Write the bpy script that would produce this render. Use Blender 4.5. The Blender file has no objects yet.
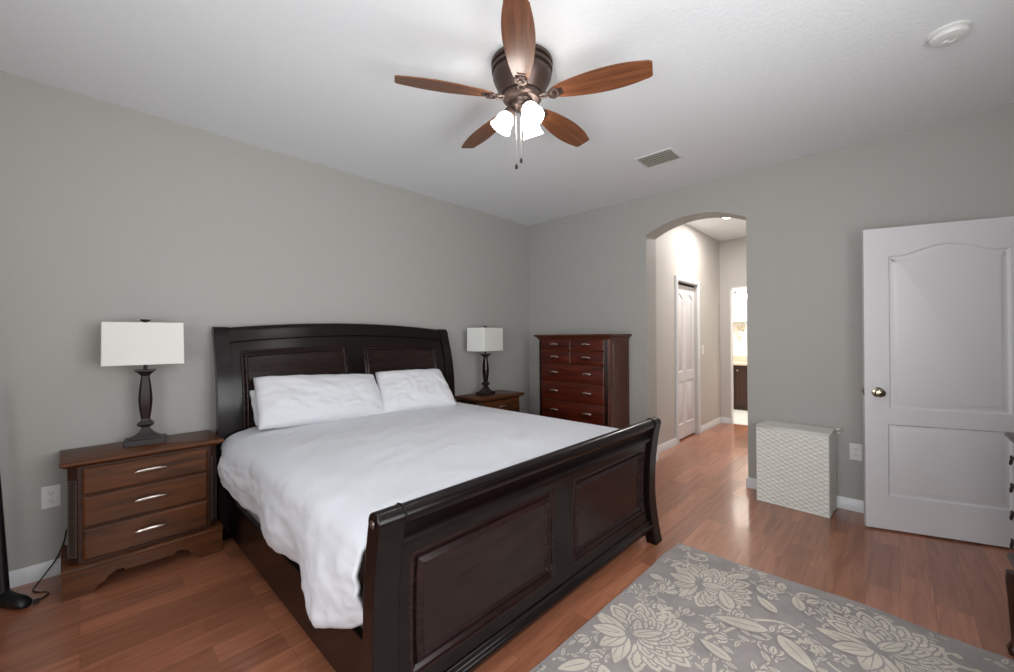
import bpy, bmesh, math, random
from mathutils import Vector, Matrix, noise
random.seed(7)
S = bpy.context.scene
C = S.collection
PI = math.pi

# ------------------------------------------------------------------ camera
CAM_H = 1.31358; F_PX = 408.905
YAW, PIT, ROL = 0.762110443, 0.00251391761, -0.00675020687
fw = Vector((math.cos(YAW)*math.cos(PIT), math.sin(YAW)*math.cos(PIT), math.sin(PIT)))
rt = Vector((math.sin(YAW), -math.cos(YAW), 0)); up = rt.cross(fw)
r2 = rt*math.cos(ROL) + up*math.sin(ROL); u2 = -rt*math.sin(ROL) + up*math.cos(ROL)
cd = bpy.data.cameras.new('camera'); cam = bpy.data.objects.new('camera', cd); C.objects.link(cam)
cd.sensor_fit = 'HORIZONTAL'; cd.sensor_width = 36; cd.lens = F_PX*36/1014; cd.clip_start = .02
M = Matrix.Identity(4)
for i in range(3):
    M[i][0] = r2[i]; M[i][1] = u2[i]; M[i][2] = -fw[i]
M[2][3] = CAM_H
cam.matrix_world = M
S.camera = cam

# ------------------------------------------------------------------ light and exposure
S.view_settings.view_transform = 'Standard'; S.view_settings.look = 'None'
S.view_settings.gamma = 1; S.view_settings.use_curve_mapping = False
S.view_settings.exposure = 0.52
w = bpy.data.worlds.new('sky'); S.world = w; w.use_nodes = True
w.node_tree.nodes['Background'].inputs[0].default_value = (.80, .90, 1, 1)
w.node_tree.nodes['Background'].inputs[1].default_value = .6

def area(name, loc, rot, sx, sy, power, col=(1, 1, 1)):
    l = bpy.data.lights.new(name, 'AREA'); l.shape = 'RECTANGLE'; l.size = sx; l.size_y = sy
    l.energy = power; l.color = col
    o = bpy.data.objects.new(name, l); C.objects.link(o); o.location = loc; o.rotation_euler = rot
    return o
WIN_D = 42; WIN_C = 38  # strengths of the lamps added behind the unseen windows
area('added_daylight', (-.985, .30, 1.42), (0, -PI/2-.35, 0), 1.5, 1.5, WIN_D, (.98, .985, 1))  # added lamp outside unseen glass, tilted up to brighten the ceiling
area('added_daylight', (1.0, -.785, 1.42), (PI/2+.35, 0, 0), 1.5, 1.5, WIN_C, (.98, .985, 1))  # second added lamp outside unseen glass, tilted up likewise
HALL = 17; BATH = 40
SHADE_EMIT = 9

# ------------------------------------------------------------------ materials
def nm(name):
    m = bpy.data.materials.new(name); m.use_nodes = True
    nt = m.node_tree; b = nt.nodes['Principled BSDF']
    return m, nt, b
def N(nt, t, **k):
    n = nt.nodes.new(t)
    for a, v in k.items():
        if a.startswith('_'): setattr(n, a[1:], v)
        else: n.inputs[a.replace('_', ' ')].default_value = v
    return n
def L(nt, a, b): nt.links.new(a, b)
def srgb(r, g, b):
    f = lambda c: (c/255/12.92) if c/255 <= .04045 else ((c/255+.055)/1.055)**2.4
    return (f(r), f(g), f(b), 1)
def plain(name, col, rough=.5, metal=0, coat=0, spec=.5, bump=0, bscale=200, sheen=0):
    m, nt, b = nm(name)
    b.inputs['Base Color'].default_value = col; b.inputs['Roughness'].default_value = rough
    b.inputs['Metallic'].default_value = metal; b.inputs['Coat Weight'].default_value = coat
    b.inputs['Coat Roughness'].default_value = .12
    b.inputs['Specular IOR Level'].default_value = spec
    b.inputs['Sheen Weight'].default_value = sheen
    tc = N(nt, 'ShaderNodeTexCoord')
    n = N(nt, 'ShaderNodeTexNoise', Scale=bscale, Detail=3.0)
    L(nt, tc.outputs['Object'], n.inputs['Vector'])
    if bump:
        bp = N(nt, 'ShaderNodeBump', Strength=bump, Distance=.002)
        L(nt, n.outputs['Fac'], bp.inputs['Height']); L(nt, bp.outputs['Normal'], b.inputs['Normal'])
    else:
        mr = N(nt, 'ShaderNodeMapRange'); mr.inputs[3].default_value = max(0, rough-.03); mr.inputs[4].default_value = min(1, rough+.03)
        L(nt, n.outputs['Fac'], mr.inputs[0]); L(nt, mr.outputs[0], b.inputs['Roughness'])
    return m
def wood(name, c1, c2, axis='x', rough=.35, coat=.3, stretch=14, scale=3.0, coatr=.1):
    m, nt, b = nm(name)
    tc = N(nt, 'ShaderNodeTexCoord'); mp = N(nt, 'ShaderNodeMapping')
    s = [stretch]*3; s['xyz'.index(axis)] = 1.0
    mp.inputs['Scale'].default_value = s
    L(nt, tc.outputs['Object'], mp.inputs['Vector'])
    n1 = N(nt, 'ShaderNodeTexNoise', Scale=scale, Detail=6.0, Roughness=.6, Distortion=.6)
    L(nt, mp.outputs[0], n1.inputs['Vector'])
    cr = N(nt, 'ShaderNodeValToRGB')
    cr.color_ramp.elements[0].position = .32; cr.color_ramp.elements[0].color = c2
    cr.color_ramp.elements[1].position = .68; cr.color_ramp.elements[1].color = c1
    L(nt, n1.outputs['Fac'], cr.inputs[0]); L(nt, cr.outputs[0], b.inputs['Base Color'])
    b.inputs['Roughness'].default_value = rough; b.inputs['Coat Weight'].default_value = coat
    b.inputs['Coat Roughness'].default_value = coatr
    b.inputs['Specular IOR Level'].default_value = .32
    bp = N(nt, 'ShaderNodeBump', Strength=.06, Distance=.002)
    L(nt, n1.outputs['Fac'], bp.inputs['Height']); L(nt, bp.outputs['Normal'], b.inputs['Normal'])
    return m
def wall_mat(name, col, bump=.25, bs=90, rough=.6):
    m, nt, b = nm(name)
    ge = N(nt, 'ShaderNodeNewGeometry')
    n = N(nt, 'ShaderNodeTexNoise', Scale=float(bs), Detail=4.0, Roughness=.55)
    L(nt, ge.outputs['Position'], n.inputs['Vector'])
    bp = N(nt, 'ShaderNodeBump', Strength=bump, Distance=.004)
    L(nt, n.outputs['Fac'], bp.inputs['Height']); L(nt, bp.outputs['Normal'], b.inputs['Normal'])
    b.inputs['Base Color'].default_value = col; b.inputs['Roughness'].default_value = rough
    return m
def floor_mat():
    m, nt, b = nm('laminate_floor')
    ge = N(nt, 'ShaderNodeNewGeometry')
    br = N(nt, 'ShaderNodeTexBrick', Scale=1.0)
    br.offset = .37; br.offset_frequency = 2; br.squash = 1
    br.inputs['Color1'].default_value = (0, 0, 0, 1); br.inputs['Color2'].default_value = (1, 1, 1, 1)
    br.inputs['Mortar'].default_value = (.5, .5, .5, 1)
    br.inputs['Mortar Size'].default_value = .0; br.inputs['Brick Width'].default_value = .62
    br.inputs['Row Height'].default_value = .125
    L(nt, ge.outputs['Position'], br.inputs['Vector'])
    br2 = N(nt, 'ShaderNodeTexBrick', Scale=1.0)
    br2.offset = .5; br2.inputs['Color1'].default_value = (1, 1, 1, 1); br2.inputs['Color2'].default_value = (1, 1, 1, 1)
    br2.inputs['Mortar'].default_value = (0, 0, 0, 1); br2.inputs['Mortar Size'].default_value = .0012
    br2.inputs['Mortar Smooth'].default_value = .3
    br2.inputs['Brick Width'].default_value = 1.24; br2.inputs['Row Height'].default_value = .125
    L(nt, ge.outputs['Position'], br2.inputs['Vector'])
    mp = N(nt, 'ShaderNodeMapping'); mp.inputs['Scale'].default_value = (1.3, 14, 1)
    L(nt, ge.outputs['Position'], mp.inputs['Vector'])
    ad = N(nt, 'ShaderNodeVectorMath', _operation='MULTIPLY_ADD')
    ad.inputs[1].default_value = (7, 31, 0)
    L(nt, br.outputs['Color'], ad.inputs[0]); L(nt, mp.outputs[0], ad.inputs[2])
    n1 = N(nt, 'ShaderNodeTexNoise', Scale=1.6, Detail=7.0, Roughness=.62, Distortion=1.1)
    L(nt, ad.outputs[0], n1.inputs['Vector'])
    cr = N(nt, 'ShaderNodeValToRGB')
    cr.color_ramp.elements[0].position = .22; cr.color_ramp.elements[0].color = FC[0]
    cr.color_ramp.elements[1].position = .80; cr.color_ramp.elements[1].color = FC[1]
    L(nt, n1.outputs['Fac'], cr.inputs[0])
    hs = N(nt, 'ShaderNodeMapRange'); hs.inputs[3].default_value = .74; hs.inputs[4].default_value = 1.16
    L(nt, br.outputs['Color'], hs.inputs[0])
    mu = N(nt, 'ShaderNodeVectorMath', _operation='SCALE')
    L(nt, cr.outputs[0], mu.inputs[0]); L(nt, hs.outputs[0], mu.inputs['Scale'])
    ms = N(nt, 'ShaderNodeMapRange'); ms.inputs[3].default_value = .55; ms.inputs[4].default_value = 1
    L(nt, br2.outputs['Color'], ms.inputs[0])
    mu2 = N(nt, 'ShaderNodeVectorMath', _operation='SCALE')
    L(nt, mu.outputs[0], mu2.inputs[0]); L(nt, ms.outputs[0], mu2.inputs['Scale'])
    L(nt, mu2.outputs[0], b.inputs['Base Color'])
    b.inputs['Roughness'].default_value = .3
    b.inputs['Coat Weight'].default_value = .5; b.inputs['Coat Roughness'].default_value = .13
    bp = N(nt, 'ShaderNodeBump', Strength=.08, Distance=.002)
    L(nt, n1.outputs['Fac'], bp.inputs['Height']); L(nt, bp.outputs['Normal'], b.inputs['Normal'])
    return m
FC = (srgb(140, 83, 58), srgb(194, 130, 98))
M_ = {}
M_['floor'] = floor_mat()
M_['wall'] = wall_mat('greige_paint', srgb(172, 170, 165))
M_['hallwall'] = wall_mat('hall_paint', srgb(196, 192, 187))
M_['bathwall'] = wall_mat('bath_paint', srgb(232, 228, 220))
M_['ceil'] = wall_mat('ceiling_texture', srgb(233, 236, 238), .5, 55, .8)
M_['trim'] = plain('white_trim', srgb(222, 224, 226), .35)
M_['door'] = plain('white_door_paint', srgb(222, 220, 222), .42)
M_['bed'] = wood('espresso_wood', srgb(20, 9, 8), srgb(8, 4, 4), 'x', .24, .0, 10, 4)
M_['bedv'] = wood('espresso_wood_upright', srgb(20, 9, 8), srgb(8, 4, 4), 'z', .24, .0, 10, 4)
M_['bedp'] = wood('espresso_panel_wood', srgb(42, 25, 23), srgb(23, 13, 12), 'x', .24, .0, 9, 4)
M_['ns'] = wood('walnut_wood', srgb(104, 60, 30), srgb(64, 36, 19), 'x', .38, .1, 9, 3)
M_['nsd'] = wood('walnut_dark', srgb(66, 37, 24), srgb(42, 24, 17), 'x', .38, .1, 9, 3)
M_['ch'] = wood('cherry_wood', srgb(96, 36, 20), srgb(52, 17, 10), 'x', .35, .1, 9, 3)
M_['chd'] = wood('cherry_dark', srgb(98, 52, 34), srgb(56, 27, 17), 'z', .36, .1, 9, 3)
M_['blade'] = wood('fan_blade_wood', srgb(134, 84, 54), srgb(92, 54, 34), 'x', .36, .35, 16, 3, .2)
M_['bronze'] = plain('oil_rubbed_bronze', srgb(84, 68, 62), .34, .6)
M_['bronzed'] = plain('dark_bronze_band', srgb(48, 38, 36), .4, .6)
M_['nickel'] = plain('brushed_nickel', srgb(205, 198, 190), .28, 1)
M_['brass'] = plain('aged_nickel_knob', srgb(170, 160, 140), .22, 1)
M_['lampw'] = wood('lamp_dark_wood', srgb(40, 20, 20), srgb(20, 11, 12), 'z', .38, .3, 9, 6)
M_['lampb'] = plain('lamp_base_paint', srgb(38, 29, 29), .4)
M_['lattice'] = plain('lattice_metal', srgb(84, 74, 68), .5)
M_['black'] = plain('black_plastic', srgb(18, 18, 18), .4)
M_['dark'] = plain('dark_recess', srgb(22, 20, 19), .8)  # near-black tone stands in for shade inside recesses
M_['shade'] = plain('linen_shade', srgb(232, 232, 226), .85, bump=.5, bscale=350)
M_['linen'] = plain('white_cotton', srgb(212, 214, 220), .85, bump=.35, bscale=60, sheen=.15)
M_['pillow'] = plain('white_pillowcase', srgb(216, 217, 221), .85, bump=.5, bscale=70, sheen=.15)
M_['matt'] = plain('mattress_fabric', srgb(170, 165, 160), .9, bump=.3, bscale=90)
M_['wicker'] = plain('white_wicker', srgb(222, 221, 214), .6, bump=.2, bscale=300)
M_['plate'] = plain('outlet_plastic', srgb(225, 225, 222), .35)
M_['ventgrey'] = plain('vent_slat_paint', srgb(160, 160, 148), .5)
M_['rug'] = plain('grey_rug_pile', srgb(156, 149, 146), .95, bump=.8, bscale=260, sheen=.1)
M_['rugc'] = plain('cream_rug_pile', srgb(203, 194, 180), .95, bump=.8, bscale=260, sheen=.1)
M_['mirror'] = plain('mirror_glass', (.9, .9, .9, 1), .02, 1)
M_['tile'] = plain('white_tile', srgb(225, 225, 220), .25)
M_['counter'] = plain('beige_counter', srgb(205, 190, 170), .3)
M_['flower'] = plain('cream_flower', srgb(215, 200, 170), .8)
M_['glassv'] = plain('white_ceramic', srgb(235, 235, 235), .2)
# rug: soft worn mottling in the wool itself
for k_ in ('rug', 'rugc'):
    nt = M_[k_].node_tree; b = nt.nodes['Principled BSDF']; base = tuple(b.inputs['Base Color'].default_value)
    tc = N(nt, 'ShaderNodeTexCoord'); n = N(nt, 'ShaderNodeTexNoise', Scale=7.0, Detail=5.0); L(nt, tc.outputs['Object'], n.inputs['Vector'])
    cr = N(nt, 'ShaderNodeValToRGB'); cr.color_ramp.elements[0].position = .3; cr.color_ramp.elements[1].position = .7
    cr.color_ramp.elements[0].color = tuple(c*.84 for c in base[:3])+(1,); cr.color_ramp.elements[1].color = tuple(c*1.1 for c in base[:3])+(1,)
    L(nt, n.outputs['Fac'], cr.inputs[0]); L(nt, cr.outputs[0], b.inputs['Base Color'])
def emis(name, col, st):
    m, nt, b = nm(name)
    b.inputs['Base Color'].default_value = (.9, .9, .88, 1)
    b.inputs['Emission Color'].default_value = col; b.inputs['Emission Strength'].default_value = st
    return m
M_['glow'] = emis('lit_frosted_glass', (1, .95, .88, 1), SHADE_EMIT)
M_['glowb'] = emis('lit_bath_glass', (1, .95, .9, 1), 10)
M_['glowc'] = emis('lit_downlight', (1, .93, .84, 1), 12)
def glass():
    m, nt, b = nm('window_glass'); out = nt.nodes['Material Output']
    t = N(nt, 'ShaderNodeBsdfTransparent'); g = N(nt, 'ShaderNodeBsdfGlossy', Roughness=.02)
    mx = N(nt, 'ShaderNodeMixShader', Fac=.06)
    L(nt, t.outputs[0], mx.inputs[1]); L(nt, g.outputs[0], mx.inputs[2]); L(nt, mx.outputs[0], out.inputs[0])
    return m
M_['pane'] = glass()

# ------------------------------------------------------------------ mesh helpers
class MB:
    def __init__(s): s.v = []; s.f = []; s.m = []
    def add(s, vs, fs, mi=0):
        b = len(s.v); s.v += [tuple(v) for v in vs]; s.f += [tuple(b+i for i in f) for f in fs]; s.m += [mi]*len(fs); return s
    def box(s, x0, y0, z0, x1, y1, z1, mi=0):
        x0, x1 = sorted((x0, x1)); y0, y1 = sorted((y0, y1)); z0, z1 = sorted((z0, z1))
        v = [(x, y, z) for z in (z0, z1) for y in (y0, y1) for x in (x0, x1)]
        return s.add(v, [(0, 2, 3, 1), (4, 5, 7, 6), (0, 1, 5, 4), (2, 6, 7, 3), (0, 4, 6, 2), (1, 3, 7, 5)], mi)
    def loft(s, loops, cap0=False, cap1=True, mi=0, closed=True):
        n = len(loops[0]); vs = [p for l in loops for p in l]; fs = []
        for k in range(len(loops)-1):
            for i in range(n if closed else n-1):
                j = (i+1) % n
                fs.append((k*n+i, k*n+j, (k+1)*n+j, (k+1)*n+i))
        if cap0: fs.append(tuple(range(n))[::-1])
        if cap1: fs.append(tuple((len(loops)-1)*n+i for i in range(n)))
        return s.add(vs, fs, mi)
    def prism(s, poly, ax, a, b, mi=0):
        # poly: list of 2D points in the other two axes (order xyz without ax)
        def P(p, t):
            q = list(p); q.insert('xyz'.index(ax), t); return tuple(q)
        return s.loft([[P(p, a) for p in poly], [P(p, b) for p in poly]], True, True, mi)
    def lathe(s, prof, seg=24, c=(0, 0, 0), mat=None, mi=0, caps=True):
        loops = []
        for r, z in prof:
            l = []
            for i in range(seg):
                a = 2*PI*i/seg; p = Vector((r*math.cos(a), r*math.sin(a), z))
                if mat: p = mat @ p
                l.append(tuple(p+Vector(c)))
            loops.append(l)
        return s.loft(loops, caps, caps, mi)
    def tube(s, pts, r, seg=8, mi=0):
        pts = [Vector(p) for p in pts]; loops = []; up = None
        rs = r if isinstance(r, (list, tuple)) else [r]*len(pts)
        for i, p in enumerate(pts):
            d = (pts[min(i+1, len(pts)-1)]-pts[max(i-1, 0)]).normalized()
            if up is None:
                up = Vector((0, 0, 1)) if abs(d.z) < .9 else Vector((1, 0, 0))
            a = d.cross(up).normalized(); up = a.cross(d).normalized()
            loops.append([tuple(p+(a*math.cos(t)+up*math.sin(t))*rs[i]) for t in [2*PI*k/seg for k in range(seg)]])
        return s.loft(loops, True, True, mi)
    def map(s, fn): s.v = [tuple(fn(Vector(v))) for v in s.v]; return s
def obj(name, mb, mat, parent=None, bevel=0, sharp=35, seg=2, loc=None, solid=0, sub=0):
    me = bpy.data.meshes.new(name); me.from_pydata(mb.v, [], mb.f)
    mats = mat if isinstance(mat, (list, tuple)) else [mat]
    for m in mats: me.materials.append(M_[m])
    for p, mi in zip(me.polygons, mb.m): p.material_index = mi
    bm = bmesh.new(); bm.from_mesh(me); bmesh.ops.recalc_face_normals(bm, faces=bm.faces); bm.to_mesh(me); bm.free()
    me.polygons.foreach_set('use_smooth', [True]*len(me.polygons))
    me.set_sharp_from_angle(angle=math.radians(sharp))
    o = bpy.data.objects.new(name, me); C.objects.link(o)
    if parent: o.parent = parent
    if loc: o.location = loc
    if solid:
        md = o.modifiers.new('thickness', 'SOLIDIFY'); md.thickness = solid; md.offset = -1
    if sub:
        md = o.modifiers.new('smooth', 'SUBSURF'); md.levels = sub; md.render_levels = sub
    if bevel:
        md = o.modifiers.new('bevel', 'BEVEL'); md.width = bevel; md.segments = seg; md.limit_method = 'ANGLE'
        md.angle_limit = math.radians(40); md.harden_normals = False
    return o
def tag(o, label, cat, group=None):
    o['label'] = label; o['category'] = cat
    if group: o['group'] = group
    return o
def thing(name, label, cat, loc=(0, 0, 0), rz=0, group=None):
    o = bpy.data.objects.new(name, None); C.objects.link(o); o.empty_display_size = .1
    o.location = loc; o.rotation_euler = (0, 0, rz); return tag(o, label, cat, group)
def struct(name, mb, mat, parent=None, **k):
    o = obj(name, mb, mat, parent, **k)
    if not parent: o['kind'] = 'structure'
    return o
def copy_tree(o, parent=None):
    c = o.copy(); C.objects.link(c); c.parent = parent
    for ch in list(o.children): copy_tree(ch, c)
    return c
def interp(x, pts):
    if x <= pts[0][0]: return pts[0][1]
    for (a, b), (c, d) in zip(pts, pts[1:]):
        if x <= c:
            t = (x-a)/(c-a); return b+(d-b)*t
    return pts[-1][1]
def sinterp(x, pts):  # smooth (Catmull-Rom like) interpolation
    n = len(pts)
    if x <= pts[0][0]: return pts[0][1]
    if x >= pts[-1][0]: return pts[-1][1]
    for i in range(n-1):
        if x <= pts[i+1][0]:
            x0, y0 = pts[i]; x1, y1 = pts[i+1]; h = x1-x0; t = (x-x0)/h
            m0 = (pts[i+1][1]-pts[i-1][1])/(pts[i+1][0]-pts[i-1][0]) if i > 0 else (y1-y0)/h
            m1 = (pts[i+2][1]-y0)/(pts[i+2][0]-x0) if i+2 < n else (y1-y0)/h
            return (2*t**3-3*t*t+1)*y0+(t**3-2*t*t+t)*h*m0+(-2*t**3+3*t*t)*y1+(t**3-t*t)*h*m1

# ------------------------------------------------------------------ room shell
XB, YA, H = 3.995, 3.419, 2.74
XD, YC = -.88, -.68
YH = 1.939          # hall's left wall
HX = 6.70           # hall's far wall
T = .23             # wall B thickness
struct('floor', MB().box(XD-.15, -2.0, -.1, 6.74, YA+.15, 0), 'floor')
struct('floor_bathroom', MB().box(6.74, .4, -.1, 8.75, 2.9, 0), 'tile')
struct('ceiling', MB().box(XD-.15, -2.0, H, 8.75, YA+.15, H+.1), 'ceil')
struct('wall_headboard', MB().box(XD-.15, YA, 0, XB+T, YA+.15, H), 'wall')
# wall B with the arched opening (y .941-1.846)
ya0, ya1 = .941, 1.846
def arch_z(y):
    t = (y-ya0)/(ya1-ya0)       # flat elliptical arch
    c_ = .905; rise = .118; r_ = (c_*c_/4+rise*rise)/(2*rise)
    return 2.338 + math.sqrt(r_*r_-((t-.5)*c_)**2)-(r_-rise)
wb = MB()
wb.box(XB, ya1, 0, XB+T, YA, H); wb.box(XB, YC-.15, 0, XB+T, ya0, H)
n = 40; ys = [ya0+(ya1-ya0)*(1-math.cos(PI*i/n))/2 for i in range(n+1)]
wb.loft([[(XB, y, arch_z(y)), (XB+T, y, arch_z(y)), (XB+T, y, H), (XB, y, H)] for y in ys], False, False)
struct('wall_arch', wb, 'wall', sharp=50)
# wall C (camera side) with an added, unseen opening for light and the bedroom doorway
wc = MB()
wx0, wx1, wz0, wz1 = .2, 1.8, .65, 2.2
for a in ((XD-.15, 0, wx0, H), (wx0, 0, wx1, wz0), (wx0, wz1, wx1, H), (wx1, 0, 3.13, H), (3.13, 2.045, 3.95, H), (3.95, 0, XB+T, H)):
    wc.box(a[0], YC-.15, a[1], a[2], YC, a[3])
struct('wall_near', wc, 'wall')
wd = MB()
for a in ((YC-.15, 0, -.50, H), (-.50, 0, 1.10, wz0), (-.50, wz1, 1.10, H), (1.10, 0, YA+.15, H)):
    wd.box(XD-.15, a[0], a[1], XD, a[2], a[3])
struct('wall_window', wd, 'wall')
def window(idx, axis, a0, a1, wall):
    t = bpy.data.objects.new('window_%d' % idx, None); C.objects.link(t); t['kind'] = 'structure'
    fr = MB(); pn = MB(); sl = MB()
    def bx(mb, u0, z0, u1, z1, d0, d1):
        if axis == 'y': mb.box(wall-d1, u0, z0, wall-d0, u1, z1)
        else: mb.box(u0, wall-d1, z0, u1, wall-d0, z1)
    f = .045
    bx(fr, a0, wz0, a0+f, wz1, .03, .09); bx(fr, a1-f, wz0, a1, wz1, .03, .09)
    bx(fr, a0+f, wz0, a1-f, wz0+f, .03, .09); bx(fr, a0+f, wz1-f, a1-f, wz1, .03, .09)
    zm = (wz0+wz1)/2; bx(fr, a0+f, zm-.02, a1-f, zm+.02, .03, .09)
    bx(pn, a0+f, wz0+f, a1-f, wz1-f, .058, .062)
    bx(sl, a0-.04, wz0-.03, a1+.04, wz0, -.05, 0)
    obj('window_frame', fr, 'trim', t, .003); obj('pane', pn, 'pane', t); obj('window_sill', sl, 'trim', t, .004)
window(1, 'y', -.50, 1.10, XD); window(2, 'x', wx0, wx1, YC)  # both unseen, put in as an assumed source for the room's light
# corridor outside the bedroom doorway
struct('wall_corridor', MB().box(2.4, -2.0, 0, XB+T, -1.9, H).box(2.3, -2.0, 0, 2.4, YC-.15, H).box(XB+T-.1, -1.9, 0, XB+T, YC-.15, H), 'wall')
# hall walls
hl = MB()
cx0, cx1, cz = 5.03, 5.72, 1.985
hl.box(XB+T, YH, 0, cx0, YH+.12, H); hl.box(cx1, YH, 0, HX, YH+.12, H); hl.box(cx0, YH, cz, cx1, YH+.12, H)
hl.box(cx0-.12, YH+.62, 0, cx1+.12, YH+.70, H).box(cx0-.12, YH+.12, 0, cx0-.02, YH+.62, H).box(cx1+.02, YH+.12, 0, cx1+.12, YH+.62, H)
struct('wall_hall_left', hl, 'hallwall')
struct('wall_hall_right', MB().box(XB+T, .72, 0, HX, .84, H), 'hallwall')
by0, by1, bz = 1.02, 1.80, 2.03
hb = MB().box(HX, by1, 0, HX+.1, YH+.12, H).box(HX, .72, 0, HX+.1, by0, H).box(HX, by0, bz, HX+.1, by1, H)
struct('wall_hall_end', hb, 'hallwall')
struct('wall_bathroom', MB().box(8.6, .4, 0, 8.75, 2.9, H).box(HX+.1, 2.75, 0, 8.6, 2.9, H).box(HX+.1, .4, 0, 8.6, .5, H).box(HX+.0, 2.06, 0, HX+.1, 2.75, H).box(HX, .5, 0, HX+.1, .72, H), 'bathwall')
# baseboards
def baseb(name, segs):
    mb = MB(); th, hh = .014, .088
    for ax, c, sgn, a, b in segs:     # ax: axis the board runs along; c: wall coordinate; sgn: into the room
        pr = [(0, 0), (th, 0), (th, hh-.02), (th*.65, hh-.012), (th*.5, hh), (0, hh)]
        if ax == 'x': mb.loft([[(t, c+sgn*p, z) for p, z in pr] for t in (a, b)], True, True)
        else: mb.loft([[(c+sgn*p, t, z) for p, z in pr] for t in (a, b)], True, True)
    struct(name, mb, 'trim')
baseb('baseboard_headboard', [('x', YA, -1, XD, XB)])
baseb('baseboard_arch', [('y', XB, -1, YC, ya0), ('y', XB, -1, ya1, YA), ('x', ya0, 1, XB-.014, XB+T), ('x', ya1, -1, XB-.014, XB+T)])
baseb('baseboard_window', [('y', XD, 1, YC, YA)])
baseb('baseboard_near', [('x', YC, 1, XD, 3.06)])
baseb('baseboard_hall', [('x', YH, -1, XB+T, cx0-.065), ('x', YH, -1, cx1+.065, HX), ('y', HX, -1, by1, YH), ('x', .84, 1, XB+T, HX), ('y', XB+T, 1, ya1, YH)])
# casings
def casing(name, plane_ax, c, sgn, a0, a1, z1, wdt=.062, th=.016):
    mb = MB()
    def bx(u0, z0, u1, zz, t):
        if plane_ax == 'y': mb.box(u0, c, z0, u1, c+sgn*t, zz)
        else: mb.box(c, u0, z0, c+sgn*t, u1, zz)
    for t, i in ((th, 0), (th+.006, .018)):
        bx(a0-wdt+i, 0, a0-i*.4, z1+wdt-i, t); bx(a1+i*.4, 0, a1+wdt-i, z1+wdt-i, t); bx(a0-i*.4, z1+i*.4, a1+i*.4, z1+wdt-i, t)
    return struct(name, mb, 'trim', bevel=.003)
casing('trim_closet', 'y', YH, -1, cx0, cx1, cz)
casing('trim_bedroom', 'y', YC, 1, 3.13, 3.945, 2.045, .05)
struct('trim_jamb', MB().box(3.13, YC-.15, 0, 3.142, YC, 2.045).box(3.938, YC-.15, 0, 3.95, YC, 2.045).box(3.142, YC-.15, 2.033, 3.938, YC, 2.045)
       .box(HX, by1-.012, 0, HX+.1, by1, bz).box(HX, by0, 0, HX+.1, by0+.012, bz).box(HX, by0, bz-.012, HX+.1, by1, bz), 'trim')

# ------------------------------------------------------------------ moulded panels
def offs(loop, d):
    # inward offset of a counter-clockwise 2-D loop
    n = len(loop); out = []
    for i in range(n):
        p0, p1, p2 = Vector(loop[i-1]), Vector(loop[i]), Vector(loop[(i+1) % n])
        e1 = (p1-p0).normalized(); e2 = (p2-p1).normalized()
        n1 = Vector((-e1.y, e1.x)); n2 = Vector((-e2.y, e2.x)); b = (n1+n2)
        k = b.length_squared
        b = b*(2/k) if k > 1e-6 else n1
        out.append(tuple(p1+b*d*(1 if b.length < 2.5 else 2.5/b.length)))
    return out
def panel_loop(x0, z0, x1, z1, arch=0, nseg=24, sub=1):
    pts = []
    for k in range(sub): pts.append((x0+(x1-x0)*k/sub, z0))
    for k in range(sub): pts.append((x1, z0+(z1-z0)*k/sub))
    if arch:
        for k in range(nseg):
            t = k/nseg; x = x1+(x0-x1)*t
            s = 0 if t < .12 or t > .88 else math.sin(PI*(t-.12)/.76)**1.35
            pts.append((x, z1+arch*s))
    else:
        for k in range(sub): pts.append((x1+(x0-x1)*k/sub, z1))
    for k in range(sub): pts.append((x0, z1+(z0-z1)*k/sub))
    return pts
def moulded(mb, loop, prof, fn, mi=0):
    # prof: list of (inset, depth) ; fn maps (u, depth, z) to 3-D
    loops = [[fn(p[0], d, p[1]) for p in (offs(loop, i) if i else loop)] for i, d in prof]
    mb.loft(loops, False, True, mi)
def curved_panel(mb, rect, prof, fn, ku=12, kz=12):
    # same, for a rectangle on a curved face: the field is a grid welded to the last ring
    x0, z0, x1, z1 = rect
    def ring(i):
        a, b, c, d = x0+i, z0+i, x1-i, z1-i
        return [(a+(c-a)*k/ku, b) for k in range(ku)]+[(c, b+(d-b)*k/kz) for k in range(kz)]+[(c+(a-c)*k/ku, d) for k in range(ku)]+[(a, d+(b-d)*k/kz) for k in range(kz)]
    mb.loft([[fn(u, d, z) for u, z in ring(i)] for i, d in prof], False, False)
    i, d = prof[-1]; a, b, c, e = x0+i, z0+i, x1-i, z1-i
    vs = [fn(a+(c-a)*p/ku, d, b+(e-b)*q/kz) for q in range(kz+1) for p in range(ku+1)]
    mb.add(vs, [(q*(ku+1)+p, q*(ku+1)+p+1, (q+1)*(ku+1)+p+1, (q+1)*(ku+1)+p) for q in range(kz) for p in range(ku)])

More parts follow.
